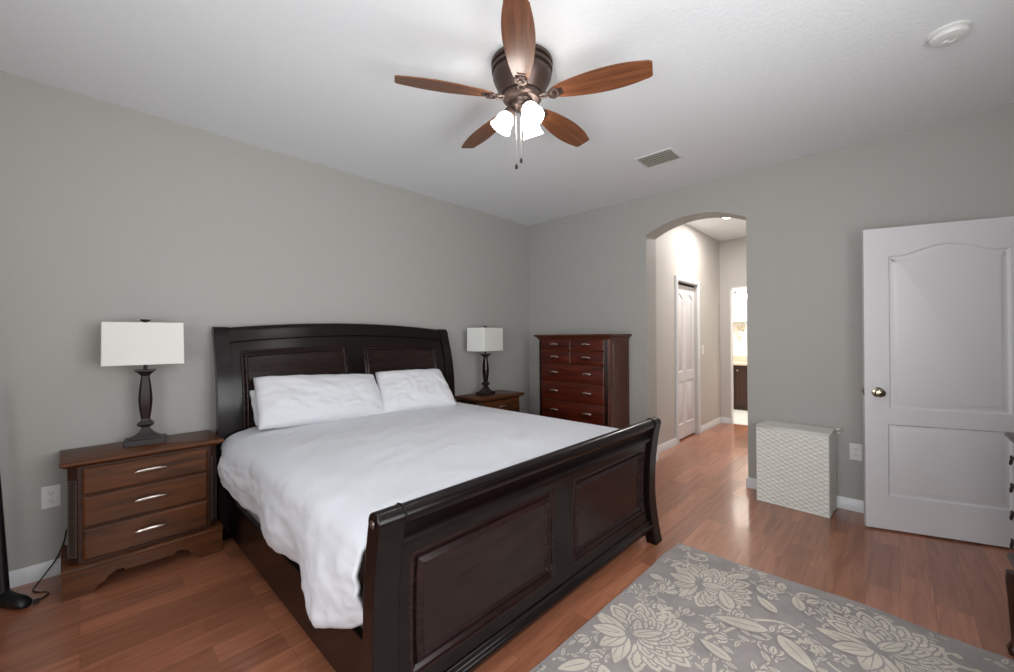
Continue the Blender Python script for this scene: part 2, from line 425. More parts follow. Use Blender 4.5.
# ------------------------------------------------------------------ bedroom door
dd = Vector((3.948-3.697, -.594-.176)).normalized()
def door_leaf():
    t = bpy.data.objects.new('door_1', None); C.objects.link(t)
    t.location = (3.694, .163, 0); t.rotation_euler = (0, 0, math.atan2(dd.y, dd.x)); t['kind'] = 'structure'
    t['label'] = 'white two-panel bedroom door standing open against the wall'
    # local x along leaf, local y: room side is -y... leaf 0..-? (thickness goes to +y)
    W_, z0, z1, th = .81, .012, 2.026, .036
    mb = MB()
    up_l = panel_loop(.13, .82, .70, 1.838, .058, 28); lo_l = panel_loop(.12, .235, .70, .715)
    # front face with openings: assemble stiles/rails around the panels
    def F(u, d, z): return (u, d, z)
    for side in (0, 1):
        Y = 0 if side == 0 else th; sg = 1 if side == 0 else -1
        fn = lambda u, d, z: (u, Y+sg*d, z)
        def q(pts): mb.add([fn(u, 0, z) for u, z in pts], [tuple(range(len(pts)))])
        q([(0, z0), (.12, z0), (.12, .715), (.12, .82), (.13, .82), (.13, 1.838), (.13, z1), (0, z1)])
        q([(.70, z0), (W_, z0), (W_, z1), (.70, z1), (.70, 1.838), (.70, .82), (.70, .715)])
        q([(.12, z0), (.70, z0), (.70, .235), (.12, .235)])
        q([(.12, .715), (.70, .715), (.70, .82), (.13, .82), (.12, .82)])
        top = [p for p in up_l if p[1] >= 1.8379][::-1]
        for a, b in zip(top, top[1:]): q([a, b, (b[0], z1), (a[0], z1)])
        a = top[-1]; q([a, (.70, 1.838), (.70, z1), (a[0], z1)]) if a[0] < .6999 else None
        prof = [(0, 0), (.006, .007), (.012, .008), (.022, .0005), (.034, .003), (.044, .0035)]
        prof = [(0, 0), (.003, .005), (.009, .013), (.016, .013), (.040, .002), (.044, .001)]
        moulded(mb, up_l, prof, fn); moulded(mb, lo_l, prof, fn)
    mb.add([(0, 0, z0), (W_, 0, z0), (W_, th, z0), (0, th, z0), (0, 0, z1), (W_, 0, z1), (W_, th, z1), (0, th, z1)],
           [(0, 3, 2, 1), (4, 5, 6, 7), (0, 4, 7, 3), (1, 2, 6, 5)])
    obj('door_leaf', mb, 'door', t, sharp=28)
    for s in (0, 1):
        k = MB(); R = Matrix.Rotation(PI/2 if s == 0 else -PI/2, 3, 'X')
        prof = [(.0, 0), (.032, 0), (.033, .004), (.026, .008), (.012, .012), (.011, .03), (.018, .036), (.027, .045), (.029, .054), (.024, .063), (.012, .067), (0.001, .068)]
        k.lathe(prof, 28, (.067, 0 if s == 0 else th, .926), R)
        o = obj('door_knob', k, 'brass', t); o['label'] = 'nickel door knob'
    obj('latch', MB().box(-.002, .007, .90, .0005, .029, .955).box(-.010, .012, .918, -.001, .024, .938), 'brass', t, .001)
    for z in (.25, 1.0, 1.8):
        obj('hinge', MB().lathe([(0.001, 0), (.006, 0), (.006, .09), (.001, .09)], 10, (W_+.004, th*.5, z)), 'brass', t)
    return t
door_leaf()
# closet bifold door in the hall
def bifold():
    t = bpy.data.objects.new('door_2', None); C.objects.link(t); t.location = (cx0, YH+.035, 0); t['kind'] = 'structure'
    t['label'] = 'white panelled folding closet door in the hallway'
    W_ = (cx1-cx0)/2
    for k in range(2):
        mb = MB(); x0 = k*W_+.003; x1 = (k+1)*W_-.002; th = .03; z0, z1 = .02, 1.955
        px0, px1 = x0+.05, x1-.05
        pl = [panel_loop(px0, .86, px1, 1.80, .05, 20), panel_loop(px0, .20, px1, .74)]
        fn = lambda u, d, z: (u, d, z)
        def q(pts): mb.add([(u, 0, z) for u, z in pts], [tuple(range(len(pts)))])
        q([(x0, z0), (px0, z0), (px0, .2), (px0, .74), (px0, .86), (px0, 1.8), (px0, z1), (x0, z1)]); q([(px1, z0), (x1, z0), (x1, z1), (px1, z1), (px1, 1.8), (px1, .86), (px1, .74), (px1, .2)])
        q([(px0, z0), (px1, z0), (px1, .2), (px0, .2)]); q([(px0, .74), (px1, .74), (px1, .86), (px0, .86)])
        top = [p for p in pl[0] if p[1] >= 1.7999][::-1]+[(px1, 1.8)]
        top = sorted(set(top))
        for a, b in zip(top, top[1:]): q([a, b, (b[0], z1), (a[0], z1)])
        prof = [(0, 0), (.004, .006), (.012, .010), (.020, .010), (.034, .003)]
        for l in pl: moulded(mb, l, prof, fn)
        mb.add([(x0, 0, z0), (x1, 0, z0), (x1, th, z0), (x0, th, z0), (x0, 0, z1), (x1, 0, z1), (x1, th, z1), (x0, th, z1)],
               [(0, 3, 2, 1), (4, 5, 6, 7), (0, 4, 7, 3), (1, 2, 6, 5), (3, 7, 6, 2)])
        obj('door_leaf', mb, 'door', t, sharp=28)
    obj('track', MB().box(0, 0, 1.962, cx1-cx0, .035, 1.984), 'dark', t)  # track bar coloured dark for the shaded gap above the leaves
bifold()

# ------------------------------------------------------------------ bed
BX0, BX1 = .605, 2.585; BC = (BX0+BX1)/2; PW = .092
bed = thing('sleigh_bed', 'large espresso dark wood sleigh bed with panelled headboard and scrolled footboard', 'bed', (BC, 2.2, 0))
def bl(x, y, z): return (x-BC, y-2.2, z)
FP = [(0, 1.098), (.06, 1.112), (.19, 1.132), (.31, 1.142), (.51, 1.137), (.64, 1.122), (.70, 1.112), (.74, 1.104)]
HP = [(0, 3.185), (.5, 3.185), (.79, 3.19), (.92, 3.197), (1.05, 3.215), (1.16, 3.24), (1.24, 3.263), (1.32, 3.288), (1.39, 3.306)]
def scroll_profile(P, zmax, c, r, thick, sgn, backmin=None):
    # polygon in (y, z): front edge upward, scroll, back edge downward
    front = []; z = 0
    n = 26
    for i in range(n+1):
        z = zmax*i/n; front.append((sinterp(z, P), z))
    arc = []
    a0 = math.atan2(front[-1][1]-c[1], front[-1][0]-c[0])
    return front, arc
# footboard posts
def foot_post(x0, x1):
    front = [(sinterp(.735*i/24, FP), .735*i/24) for i in range(25)]
    c = (1.134, .757); r = .034
    arc = [(c[0]+r*math.cos(a), c[1]+r*math.sin(a)) for a in [math.radians(212-d) for d in range(0, 226, 15)]]
    back = [(sinterp(.72*i/24, FP)+.066+.028*max(0, 1-(.72*i/24)/.2)*0, .72*i/24) for i in range(24, -1, -1)]
    # thick waist, back edge runs into the scroll
    back = [(y+.03*max(0, (z-.45)/.3)*0, z) for y, z in back]
    back = [(y + (.024 if z < .03 else 0)*0, z) for y, z in back]
    poly = front+arc+back
    return MB().prism([(y, z) for y, z in poly], 'x', x0, x1).map(lambda v: Vector(bl(*v)))
def glide(x0, x1): return MB().box(x0+.02, 1.115, 0, x1-.02, 1.15, .012).map(lambda v: Vector(bl(*v)))
for x0, x1 in ((BX0, BX0+PW), (BX1-PW, BX1)):
    p = obj('footboard_post', foot_post(x0, x1), 'bedv', bed, .004)
    rb = MB().lathe([(.001, -.002), (.010, -.002), (.013, .002), (.009, .006), (.001, .007)], 16, bl(x0-.001, 1.134, .757), Matrix.Rotation(-PI/2, 3, 'Y'))
    if x0 < 1: obj('scroll_button', rb, 'bronze', p)
    # collar ring where the scroll meets the top rail
    cx = x1 if x0 < 1 else x0
    cl = MB().lathe([(.0355, -.004), (.0375, 0), (.0355, .004)], 24, bl(cx, 1.134, .757), Matrix.Rotation(PI/2, 3, 'Y'), caps=True)
    obj('collar', cl, 'bedv', p)
# footboard body: curved fascia with roll, two raised panels
def foot_face(z): return sinterp(z, FP)+.022
fx0, fx1 = BX0+PW, BX1-PW
zs = [.145+.535*i/20 for i in range(21)]
def fb_map(u, d, z): return Vector(bl(u, foot_face(z)+d, z))
L1 = (.742, .195, 1.522, .615); L2 = (1.668, .195, 2.448, .615)
def frame_with_panels(mb, u0, u1, z0f, z1f, panels, fmap, nz=16, nu=20, top=None):
    # stiles and rails as quads between the sorted grid lines, skipping the panel openings
    us = sorted(set([u0, u1]+[p[0] for p in panels]+[p[2] for p in panels]))
    zz = sorted(set([z0f, z1f]+[p[1] for p in panels]+[p[3] for p in panels]))
    for a, b in zip(us, us[1:]):
        for c, d in zip(zz, zz[1:]):
            if any(p[0] <= a+1e-6 and b <= p[2]+1e-6 and p[1] <= c+1e-6 and d <= p[3]+1e-6 for p in panels): continue
            ku = max(1, round((b-a)/.06)); kz = max(1, round((d-c)/.04))
            vs = [fmap(a+(b-a)*i/ku, 0, c+(d-c)*j/kz) for j in range(kz+1) for i in range(ku+1)]
            fs = [(j*(ku+1)+i, j*(ku+1)+i+1, (j+1)*(ku+1)+i+1, (j+1)*(ku+1)+i) for j in range(kz) for i in range(ku)]
            mb.add(vs, fs)
fb = MB()
frame_with_panels(fb, fx0, fx1, .14, .665, [L1, L2], fb_map)
bk = MB()
vsb = []
for z in (.14, .3, .45, .6, .70): vsb.append([bl(fx0, foot_face(z)+.045, z), bl(fx1, foot_face(z)+.045, z)])
bk.loft(vsb, False, False, closed=False)
fb.add(bk.v, bk.f)
obj('footboard', fb, 'bed', bed)
for l in (L1, L2):
    mb = MB()
    curved_panel(mb, l, [(0, 0), (.004, -.004), (.012, -.006), (.016, .004), (.024, .008), (.030, .012), (.034, .004), (.044, -.002), (.052, -.006), (.062, .004), (.10, .004)], fb_map)
    obj('raised_panel', mb, 'bedp', bed, sharp=25)
# top roll with cove fascia
cy, cz_ = 1.134, .757
sec = [(cy+.032*math.cos(a), cz_+.032*math.sin(a)) for a in [math.radians(d) for d in range(230, -41, -15)]]
tail = [(foot_face(.66)+.050, .70), (foot_face(.66)+.050, .655), (foot_face(.66)-.012, .655), (foot_face(.66)-.012, .668), (foot_face(.66)-.004, .676), (foot_face(.66)+.006, .684), (foot_face(.7)+.006, .70), (foot_face(.72)-.002, .715)]
obj('top_roll', MB().prism(sec+tail, 'x', fx0-.001, fx1+.001).map(lambda v: Vector(bl(*v))), 'bed', bed, sharp=30)
# lower moulding
f0 = foot_face(.14)
sec = [(f0-.022, .100), (f0-.026, .112), (f0-.022, .124), (f0-.010, .130), (f0-.006, .150), (f0+.05, .150), (f0+.05, .085), (f0-.014, .085)]
obj('bottom_rail', MB().prism(sec, 'x', fx0-.001, fx1+.001).map(lambda v: Vector(bl(*v))), 'bed', bed, .003, sharp=30)
for x0, x1 in ((BX0, BX0+PW), (BX1-PW, BX1)):
    obj('glide', glide(x0, x1), 'nickel', bed)
# headboard posts
def head_post(x0, x1):
    front = [(sinterp(1.37*i/34, HP), 1.37*i/34) for i in range(35)]
    c = (3.345, 1.365); r = .033
    c = (3.340, 1.364)
    arc = [(c[0]+r*math.cos(a), c[1]+r*math.sin(a)) for a in [math.radians(d) for d in range(150, -61, -15)]]
    back = [(min(sinterp(1.34*i/24, HP)+.06, 3.40), 1.34*i/24) for i in range(24, -1, -1)]
    return MB().prism(front+arc+back, 'x', x0, x1).map(lambda v: Vector(bl(*v)))
for x0, x1 in ((BX0+.018, BX0+PW+.012), (BX1-PW, BX1)):
    obj('headboard_post', head_post(x0, x1), 'bedv', bed, .006)
hx0, hx1 = BX0+PW+.012, BX1-PW
def top_z(u):
    t = (u-BC)/((hx1-hx0)/2); return 1.385+.045*(1-t*t)
def hb_map(u, d, z):
    # stretch the upper part so the face follows the arched top
    k = (z-.75)/.65; k = max(0, min(1, k)); k = k*k*(3-2*k)
    zz = z+(top_z(u)-1.385)*k
    return Vector(bl(u, sinterp(z, HP)+.016+d, zz))
hm = MB(); P1 = (.765, .55, 1.515, 1.222); P2 = (1.655, .55, 2.405, 1.222)
frame_with_panels(hm, hx0, hx1, .25, 1.30, [P1, P2], hb_map)
bk = MB(); bk.loft([[tuple(hb_map(hx0+(hx1-hx0)*i/20, .035, z)) for i in range(21)] for z in (.25, .8, 1.0, 1.15, 1.3)], False, False, closed=False)
hm.add(bk.v, bk.f)
obj('headboard', hm, 'bed', bed)
for l in (P1, P2):
    mb = MB()
    curved_panel(mb, l, [(0, 0), (.004, -.006), (.012, -.008), (.016, .002), (.024, .006), (.028, -.002), (.036, -.004), (.044, .006), (.10, .006)], hb_map)
    obj('raised_panel', mb, 'bedp', bed, sharp=25)
# headboard cap: broad curved fascia then roll
loops = []
for i in range(25):
    u = hx0-.001+(hx1-hx0+.002)*i/24; dz = top_z(u)-1.385
    l = []
    for z in (1.285, 1.292, 1.30, 1.32, 1.34, 1.36): l.append(bl(u, sinterp(z, HP)+(.006 if z > 1.288 else .014), z+dz))
    c = (3.336, 1.362)
    for d in range(160, -61, -20): l.append(bl(u, c[0]+.030*math.cos(math.radians(d)), c[1]+dz+.030*math.sin(math.radians(d))))
    l.append(bl(u, 3.34, 1.285+dz))
    loops.append(l)
obj('headboard_cap', MB().loft(loops, True, True), 'bed', bed, sharp=30)
# side rails
for xa, xb in ((.665, .693), (BX1-.088, BX1-.06)):
    sr = MB().box(xa, 1.185, .055, xb, 3.2, .285)
    obj('side_rail', sr.map(lambda v: Vector(bl(*v))), 'bed', bed, .004)

# box spring and mattress
def rbox(x0, y0, z0, x1, y1, z1): return MB().box(x0, y0, z0, x1, y1, z1)
t = tag(obj('box_spring', rbox(.70, 1.215, .16, 2.49, 3.16, .38), 'matt', None, .03, seg=4), 'pale fabric box spring inside the dark bed frame under the mattress', 'box spring')
t = tag(obj('mattress', rbox(.715, 1.225, .384, 2.475, 3.15, .655), 'matt', None, .05, seg=5), 'thick mattress mostly hidden beneath the white duvet', 'mattress')

# duvet
def duvet():
    y0, y1 = 1.262, 3.155; NY = 120
    rows = []
    hemp = [(1.26, .39), (1.33, .335), (1.42, .30), (1.52, .275), (1.60, .275), (1.66, .30), (1.75, .305), (1.98, .32), (2.3, .35), (2.66, .39), (2.78, .425), (2.9, .455), (3.0, .46), (3.16, .46)]
    for j in range(NY+1):
        y = y0+(y1-y0)*j/NY; row = []
        hem = sinterp(y, hemp)+.012*noise.noise((y*14, 3, 0))
        foot = max(0, (y0+.10-y)/.10)
        zt = .705-.035*foot**2
        # drape fold pattern on the near side
        def fold(s):   # s 0 hem .. 1 shoulder
            w_ = (1-s)
            f = .020*w_*math.sin((y-1.2)*11+2.0*s+1.5*noise.noise((y*2, s*2, 1)))
            f += .016*noise.noise((y*5, s*2.5, 7))+.008*noise.noise((y*14, s*6, 2))
            f -= .040*w_*math.exp(-((y-1.50)/.20)**2)+.030*math.exp(-((y-2.88)/.22)**2)+.035*w_**.6*math.exp(-((y-2.93)/.12)**2)
            f += (.010*noise.noise((y*26, s*9, 3))+.006*noise.noise((y*40, s*16, 1)))*w_*math.exp(-((y-1.45)/.28)**2)
            f += .012*w_
            return f
        nl = 26
        for i in range(nl):
            s = i/nl; z = hem+(.60-hem)*s
            x = .628-.018*math.sin(PI*s)+fold(s)
            if y > 3.0: x = max(x, .64)
            row.append((max(x, .572), y, z))
        nc = 10
        for i in range(nc):
            a = PI/2*i/nc; f = fold(1)
            row.append((.628+.16*(1-math.cos(a))+f*(1-i/nc), y, .60+(zt-.60)*math.sin(a)+.004*noise.noise((y*9, a, 5))))
        nt_ = 84; xa, xb = .788, 2.43
        for i in range(nt_+1):
            u = i/nt_; x = xa+(xb-xa)*u
            puff = .022*math.sin(PI*u)**.6
            wr = .010*noise.noise((x*1.7+y*1.0, y*2.6-x*.8, 0))+.0055*noise.noise((x*3+y*3.5, (y-x)*6, 4))
            wr += .0045*(1-abs(noise.noise(((x+y*.8)*2.2, (y-x)*5.0, 9)))*2)**3
            row.append((x, y, zt+puff+wr))
        for i in range(1, nc+1):
            a = PI/2*(1-i/nc); row.append((2.43+.155*math.cos(a), y, .60+(zt-.60)*math.sin(a)))
        for i in range(1, 9): row.append((2.585, y, .60-.20*i/8))
        rows.append(row)
    # close the head end downwards a little
    mb = MB().loft(rows, False, False, closed=False)
    o = obj('duvet', mb, 'linen', None, sharp=180, solid=.014)
    return tag(o, 'white rumpled duvet draped over the bed and hanging down its near side', 'duvet')
duvet()
def pillow(name, label, W_, D_, T_, seed, taper=0, grp=None):
    nx, ny = 56, 34; mb = MB()
    def sh(u, v, s):
        # u, v in -1..1 ; slightly rounded corners, softly uneven outline
        x = u*W_/2*(1-.012*(1-v*v))*(1-.01*v**6)*(1+.012*noise.noise((v*2.5, seed, 0))); y = v*D_/2*(1-.03*(1-u*u)+.0*u)*(1+.03*noise.noise((u*2.5, seed, 5)))
        x *= 1-taper*(v+1)/2
        h = ((1-abs(u)**4.5)*(1-abs(v)**3.4))**.5 if abs(u) < 1 and abs(v) < 1 else 0
        h *= 1-.10*abs(u)+.08*noise.noise((u*1.5, v*1.5, seed))
        edge = min(1-abs(u), 1-abs(v))
        wr = .012*noise.noise((u*2.5+seed, v*2, s*2))+.006*(1-abs(noise.noise((u*3+v*2+seed, v*3-u, 8)))*2.5)+.006*noise.noise((u*9+seed, v*7, 3+s))*min(1, 3*edge+.3)
        wr += .006*math.sin(9*v+3*u+seed)*math.exp(-((abs(u)-.85)/.12)**2)
        z = s*T_/2*h+wr*h**.5
        if name == 'pillow': z += -.02*(u*u)*0
        return (x, y, z)
    top = [[sh(-1+2*i/nx, -1+2*j/ny, 1) for i in range(nx+1)] for j in range(ny+1)]
    bot = [[sh(-1+2*i/nx, -1+2*j/ny, -1) for i in range(nx+1)] for j in range(ny+1)]
    mb.loft(top, False, False, closed=False); mb.loft(bot, False, False, closed=False)
    me_mb = mb
    o = obj(name, me_mb, 'pillow', None, sharp=180)
    bm = bmesh.new(); bm.from_mesh(o.data); bmesh.ops.remove_doubles(bm, verts=bm.verts, dist=.0004)
    bmesh.ops.recalc_face_normals(bm, faces=bm.faces); bm.to_mesh(o.data); bm.free()
    return tag(o, label, 'pillow', grp)
def place(o, loc, tilt, yaw=0, roll=0):
    o['group'] = 'white pillows leaning on the headboard'
    o.matrix_world = Matrix.Translation(loc) @ Matrix.Rotation(yaw, 4, 'Z') @ Matrix.Rotation(roll, 4, 'Y') @ Matrix.Rotation(tilt, 4, 'X')
place(pillow('pillow', 'large white pillow leaning at the left of the headboard, in front of another', .90, .40, .17, 1.3, .03), (1.236, 3.02, .876), math.radians(52), math.radians(-1.5), math.radians(2.6))
place(pillow('pillow', 'white pillow behind the left one, only its crumpled corner showing', .78, .25, .05, 5.1), (1.190, 3.135, .868), math.radians(68), math.radians(0), math.radians(-3))
place(pillow('pillow', 'smaller-looking white pillow on the right side of the bed', .66, .41, .17, 9.2, .10), (1.972, 2.965, .870), math.radians(48), math.radians(-10))

# ------------------------------------------------------------------ bar pull
def bar_pull(parent, x, y, z, w=.115, name='handle', mat='nickel'):
    pts = []
    for i in range(13):
        t = -1+2*i/12; pts.append((x+t*w/2, y-.022-.006*(1-t*t), z+.006*(1-t*t)))
    rs = [.0045+.0055*(1-(-1+2*i/12)**2)**.5 for i in range(13)]
    mb = MB().tube(pts, rs, 8)
    for s in (-1, 1): mb.tube([(x+s*w*.33, y+.004, z), (x+s*w*.33, y-.024, z+.003)], [.006, .004], 8)
    return obj(name, mb, mat, parent)

# ------------------------------------------------------------------ nightstand
def nightstand():
    t = thing('nightstand', 'walnut-brown three-drawer nightstand left of the bed, fully in view', 'nightstand')
    hw, dp = .337, .372          # half width, depth (y 0 front .. dp back)
    # plinth with bracket feet
    pl = [(-hw, 0), (-hw+.115, 0), (-hw+.12, .02), (-hw+.135, .035), (-hw+.155, .042), (-hw+.168, .066), (-hw+.20, .082), (-.11, .082), (-.105, .068), (.105, .068), (.11, .082),
          (hw-.20, .082), (hw-.168, .066), (hw-.155, .042), (hw-.135, .035), (hw-.12, .02), (hw-.115, 0), (hw, 0), (hw, .135), (-hw, .135)]
    mb = MB().prism(pl, 'y', 0, .022)
    for s in (-1, 1): mb.box(s*hw, .022, 0, s*(hw-.02), .12, .135).box(s*hw, .12, .06, s*(hw-.02), dp-.1, .135).box(s*hw, dp-.1, 0, s*(hw-.02), dp, .135)
    obj('plinth', mb, 'ns', t, .002)
    obj('plinth_moulding', MB().prism([(-.004, .133), (-.006, .142), (.0, .150), (.012, .158), (dp, .158), (dp, .133)], 'x', -hw-.004, hw+.004), 'ns', t, .0015)
    # case with chamfered front corners
    bw = .317; ch = .036; y0 = .018
    foot = [(-bw, y0+ch), (-bw+ch, y0), (bw-ch, y0), (bw, y0+ch), (bw, dp), (-bw, dp)]
    obj('case', MB().loft([[(x, y, .157) for x, y in foot], [(x, y, .660) for x, y in foot]], True, True), 'nsd', t, .002)
    # lattice inlays on the chamfered corners
    for s in (-1, 1):
        lat = MB(); a = Vector((s*bw, y0+ch, 0)); b = Vector((s*(bw-ch), y0, 0)); nrm = Vector((s*1, -1, 0)).normalized()
        e = (b-a); ln = e.length; e.normalize()
        zz0, zz1 = .20, .59
        def P(u, z, d=.003): return a+e*u+nrm*d+Vector((0, 0, z))
        m0, m1 = .006, ln-.006
        n = 28
        for i in range(n):
            za = zz0+(zz1-zz0)*i/n; zb = zz0+(zz1-zz0)*(i+1)/n
            lat.tube([P(m0, za), P(m1, zb)], .0015, 5); lat.tube([P(m1, za), P(m0, zb)], .0015, 5)
        for u in (m0, m1): lat.tube([P(u, zz0), P(u, zz1)], .002, 5)
        for z in (zz0, zz1): lat.tube([P(m0, z), P(m1, z)], .002, 5)
        o = obj('lattice_inlay', lat, 'lattice', t); o['label'] = 'grey diamond lattice strip'
    # top
    mb = MB()
    prof = [(.657, .0), (.662, -.006), (.668, -.016), (.672, -.020), (.676, -.026), (.692, -.026), (.695, -.022)]
    loops = [[(-bw-.002+d, y0+.002+d, z), (bw+.002-d, y0+.002+d, z), (bw+.002-d, dp, z), (-bw-.002+d, dp, z)] for z, d in prof]
    obj('top', MB().loft(loops, True, True), 'ns', t, .0015, sharp=40)
    for za, zb in ((.512, .648), (.343, .502), (.173, .334)):
        mb = MB(); x0, x1 = -.265, .265; y = y0
        lp = panel_loop(x0, za, x1, zb)
        moulded(mb, lp, [(0, .0), (.001, -.010), (.006, -.014), (.010, -.017), (.10, -.017)][:4], lambda u, d, z: (u, y+d, z))
        d = obj('drawer', mb, 'ns', t, .0015, sharp=30)
        bar_pull(d, 0, y-.015, (za+zb)/2+.008, .135)
    return t
ns1 = nightstand(); ns1.location = (.276, 3.032, 0); ns1.rotation_euler = (0, 0, .018)
ns2 = copy_tree(ns1); ns2.location = (3.082, 3.012, 0); ns2.rotation_euler = (0, 0, 0)
ns1['group'] = ns2['group'] = 'nightstands on either side of the bed'
ns2['label'] = 'dark brown nightstand in the corner right of the bed, mostly hidden by the bed'

# ------------------------------------------------------------------ chest of drawers
def chest():
    t = thing('chest_of_drawers', 'tall cherry-red chest of drawers with silver pulls against the arch wall', 'chest of drawers', (3.565, 2.474, 0), -PI/2)
    hw, dp, Ht = .445, .405, 1.336
    pl = [(-hw-.012, 0), (-hw+.11, 0), (-hw+.12, .03), (-hw+.15, .05), (-hw+.17, .075), (hw-.17, .075), (hw-.15, .05), (hw-.12, .03), (hw-.11, 0), (hw+.012, 0), (hw+.012, .14), (-hw-.012, .14)]
    mb = MB().prism(pl, 'y', -.012, .012)
    for s in (-1, 1): mb.box(s*(hw+.012), .012, 0, s*(hw-.012), dp, .14)
    obj('plinth', mb, 'chd', t, .002)
    ch = .022
    foot = [(-hw, ch), (-hw+ch, 0), (hw-ch, 0), (hw, ch), (hw, dp), (-hw, dp)]
    obj('case', MB().loft([[(x, y, .14) for x, y in foot], [(x, y, 1.30) for x, y in foot]], True, True), 'chd', t, .002)
    # fluted black-brown corner posts
    for s in (-1, 1):
        fl = MB()
        for k in (0, 1, 2):
            u = s*(hw-.012-.014*k) if k else s*(hw-.008)
            yy = -.002 if k else ch*.35
            fl.tube([(s*(hw-.022-.014*k), -.001, .17), (s*(hw-.022-.014*k), -.001, 1.28)], .0045, 8)
        obj('corner_flute', fl, 'bed', t)
    for s in (-1, 1):
        mb = MB(); lp = panel_loop(.07, .22, dp-.05, 1.24)
        moulded(mb, lp if s > 0 else [(a, b) for a, b in lp], [(0, -.001), (.003, .003), (.012, .002), (.02, -.0005)], lambda u, d, z: (s*(hw+d+.001), u, z))
        obj('side_panel', mb, 'chd', t, sharp=30)
    prof = [(1.285, 0), (1.295, -.006), (1.304, -.010), (1.309, -.018), (1.318, -.030), (1.322, -.034), (1.333, -.034), (1.336, -.031)]
    loops = [[(-hw+d, 0+d, z), (hw-d, 0+d, z), (hw-d, dp, z), (-hw+d, dp, z)] for z, d in prof]
    obj('top', MB().loft(loops, True, True), 'chd', t, sharp=30)
    rows = [(1.165, 1.283, 2), (1.028, 1.155, 2), (.836, 1.016, 1), (.636, .826, 1), (.424, .626, 1), (.165, .414, 1)]
    dw = hw-.052
    for za, zb, n in rows:
        for k in range(n):
            x0 = -dw+k*dw*2/n+(.002 if k else 0); x1 = -dw+(k+1)*dw*2/n-(.002 if k < n-1 else 0)
            mb = MB()
            moulded(mb, panel_loop(x0, za, x1, zb), [(0, 0), (.001, -.010), (.006, -.014), (.010, -.016)], lambda u, d, z: (u, d, z))
            d = obj('drawer', mb, 'ch', t, .0015, sharp=30)
            for hx in ((-.205, .205) if n == 1 else ((x0+x1)/2,)):
                bar_pull(d, hx, -.014, (za+zb)/2+.005, .10)
    return t
chest()

# ------------------------------------------------------------------ table lamps
def sqloop(hx, hy, z, c=.18):
    k = min(hx, hy)*c
    return [(-hx+k, -hy, z), (hx-k, -hy, z), (hx, -hy+k, z), (hx, hy-k, z), (hx-k, hy, z), (-hx+k, hy, z), (-hx, hy-k, z), (-hx, -hy+k, z)]
def lamp():
    t = thing('table_lamp', 'table lamp with white rectangular shade on the nightstand left of the bed', 'lamp')
    # base plate and stepped pyramid
    mb = MB().loft([sqloop(*a, .04) for a in ((.096, .064, 0), (.096, .064, .030), (.091, .060, .034))], True, True)
    o = obj('base', mb, 'lampb', t, .002, sharp=30)
    pr = [(.072, .050, .034), (.068, .047, .040), (.050, .038, .050), (.034, .028, .066), (.022, .021, .084), (.018, .018, .092), (.018, .018, .098),
          (.036, .034, .112), (.038, .036, .118), (.034, .032, .126), (.022, .022, .138), (.020, .020, .146)]
    obj('pedestal', MB().loft([sqloop(*a, .1) for a in pr], True, True), 'lampb', t, sharp=20)
    pr = [(.020, .020, .146), (.025, .024, .18), (.030, .029, .23), (.0315, .030, .265), (.030, .029, .30), (.026, .025, .345), (.021, .020, .385), (.019, .018, .402)]
    obj('column', MB().loft([sqloop(*a, .35) for a in pr], True, True), 'lampw', t, sharp=30)
    pr = [(.019, .018, .402), (.024, .022, .410), (.034, .030, .422), (.047, .040, .432), (.047, .040, .438), (.030, .028, .440)]
    obj('collar', MB().loft([sqloop(*a, .08) for a in pr], True, True), 'lampb', t, sharp=25)
    obj('stem', MB().lathe([(.010, .440), (.010, .462), (.006, .464), (.006, .69), (.004, .722), (.001, .723)], 12), 'black', t)
    # shade: thin-walled rectangular box, open at both ends, with wire spider
    w_, d_, th = .180, .113, .003
    z0, z1 = .473, .717
    sm = MB().loft([sqloop(w_, d_, z0, .03), sqloop(w_-.002, d_-.002, z1, .03), sqloop(w_-th-.002, d_-th-.002, z1, .03), sqloop(w_-th, d_-th, z0, .03), sqloop(w_, d_, z0, .03)], False, False)
    sh = obj('lamp_shade', sm, 'shade', t, sharp=30)
    sp = MB().tube([(-w_+th, 0, z1-.012), (w_-th, 0, z1-.012)], .0022, 6).tube([(0, -d_+th, z1-.012), (0, d_-th, z1-.012)], .0022, 6)
    obj('spider', sp, 'black', sh)
    bulb = MB().lathe([(.007, .50), (.013, .505), (.014, .53), (.024, .555), (.030, .585), (.026, .612), (.012, .626), (.007, .628)], 16)
    obj('bulb', bulb, 'glassv', t)
    fin = MB().lathe([(.005, .718), (.010, .724), (.024, .731), (.025, .737), (.001, .739)], 16)
    obj('finial', fin, 'black', t)
    return t
lp1 = lamp(); lp1.location = (.275, 3.247, .695); lp1.rotation_euler = (0, 0, math.radians(-7))
lp2 = copy_tree(lp1); lp2.location = (3.02, 3.205, .695); lp2.rotation_euler = (0, 0, math.radians(12))
lp1['group'] = lp2['group'] = 'table lamps on the nightstands'
lp2['label'] = 'table lamp with white rectangular shade standing in the corner right of the bed'

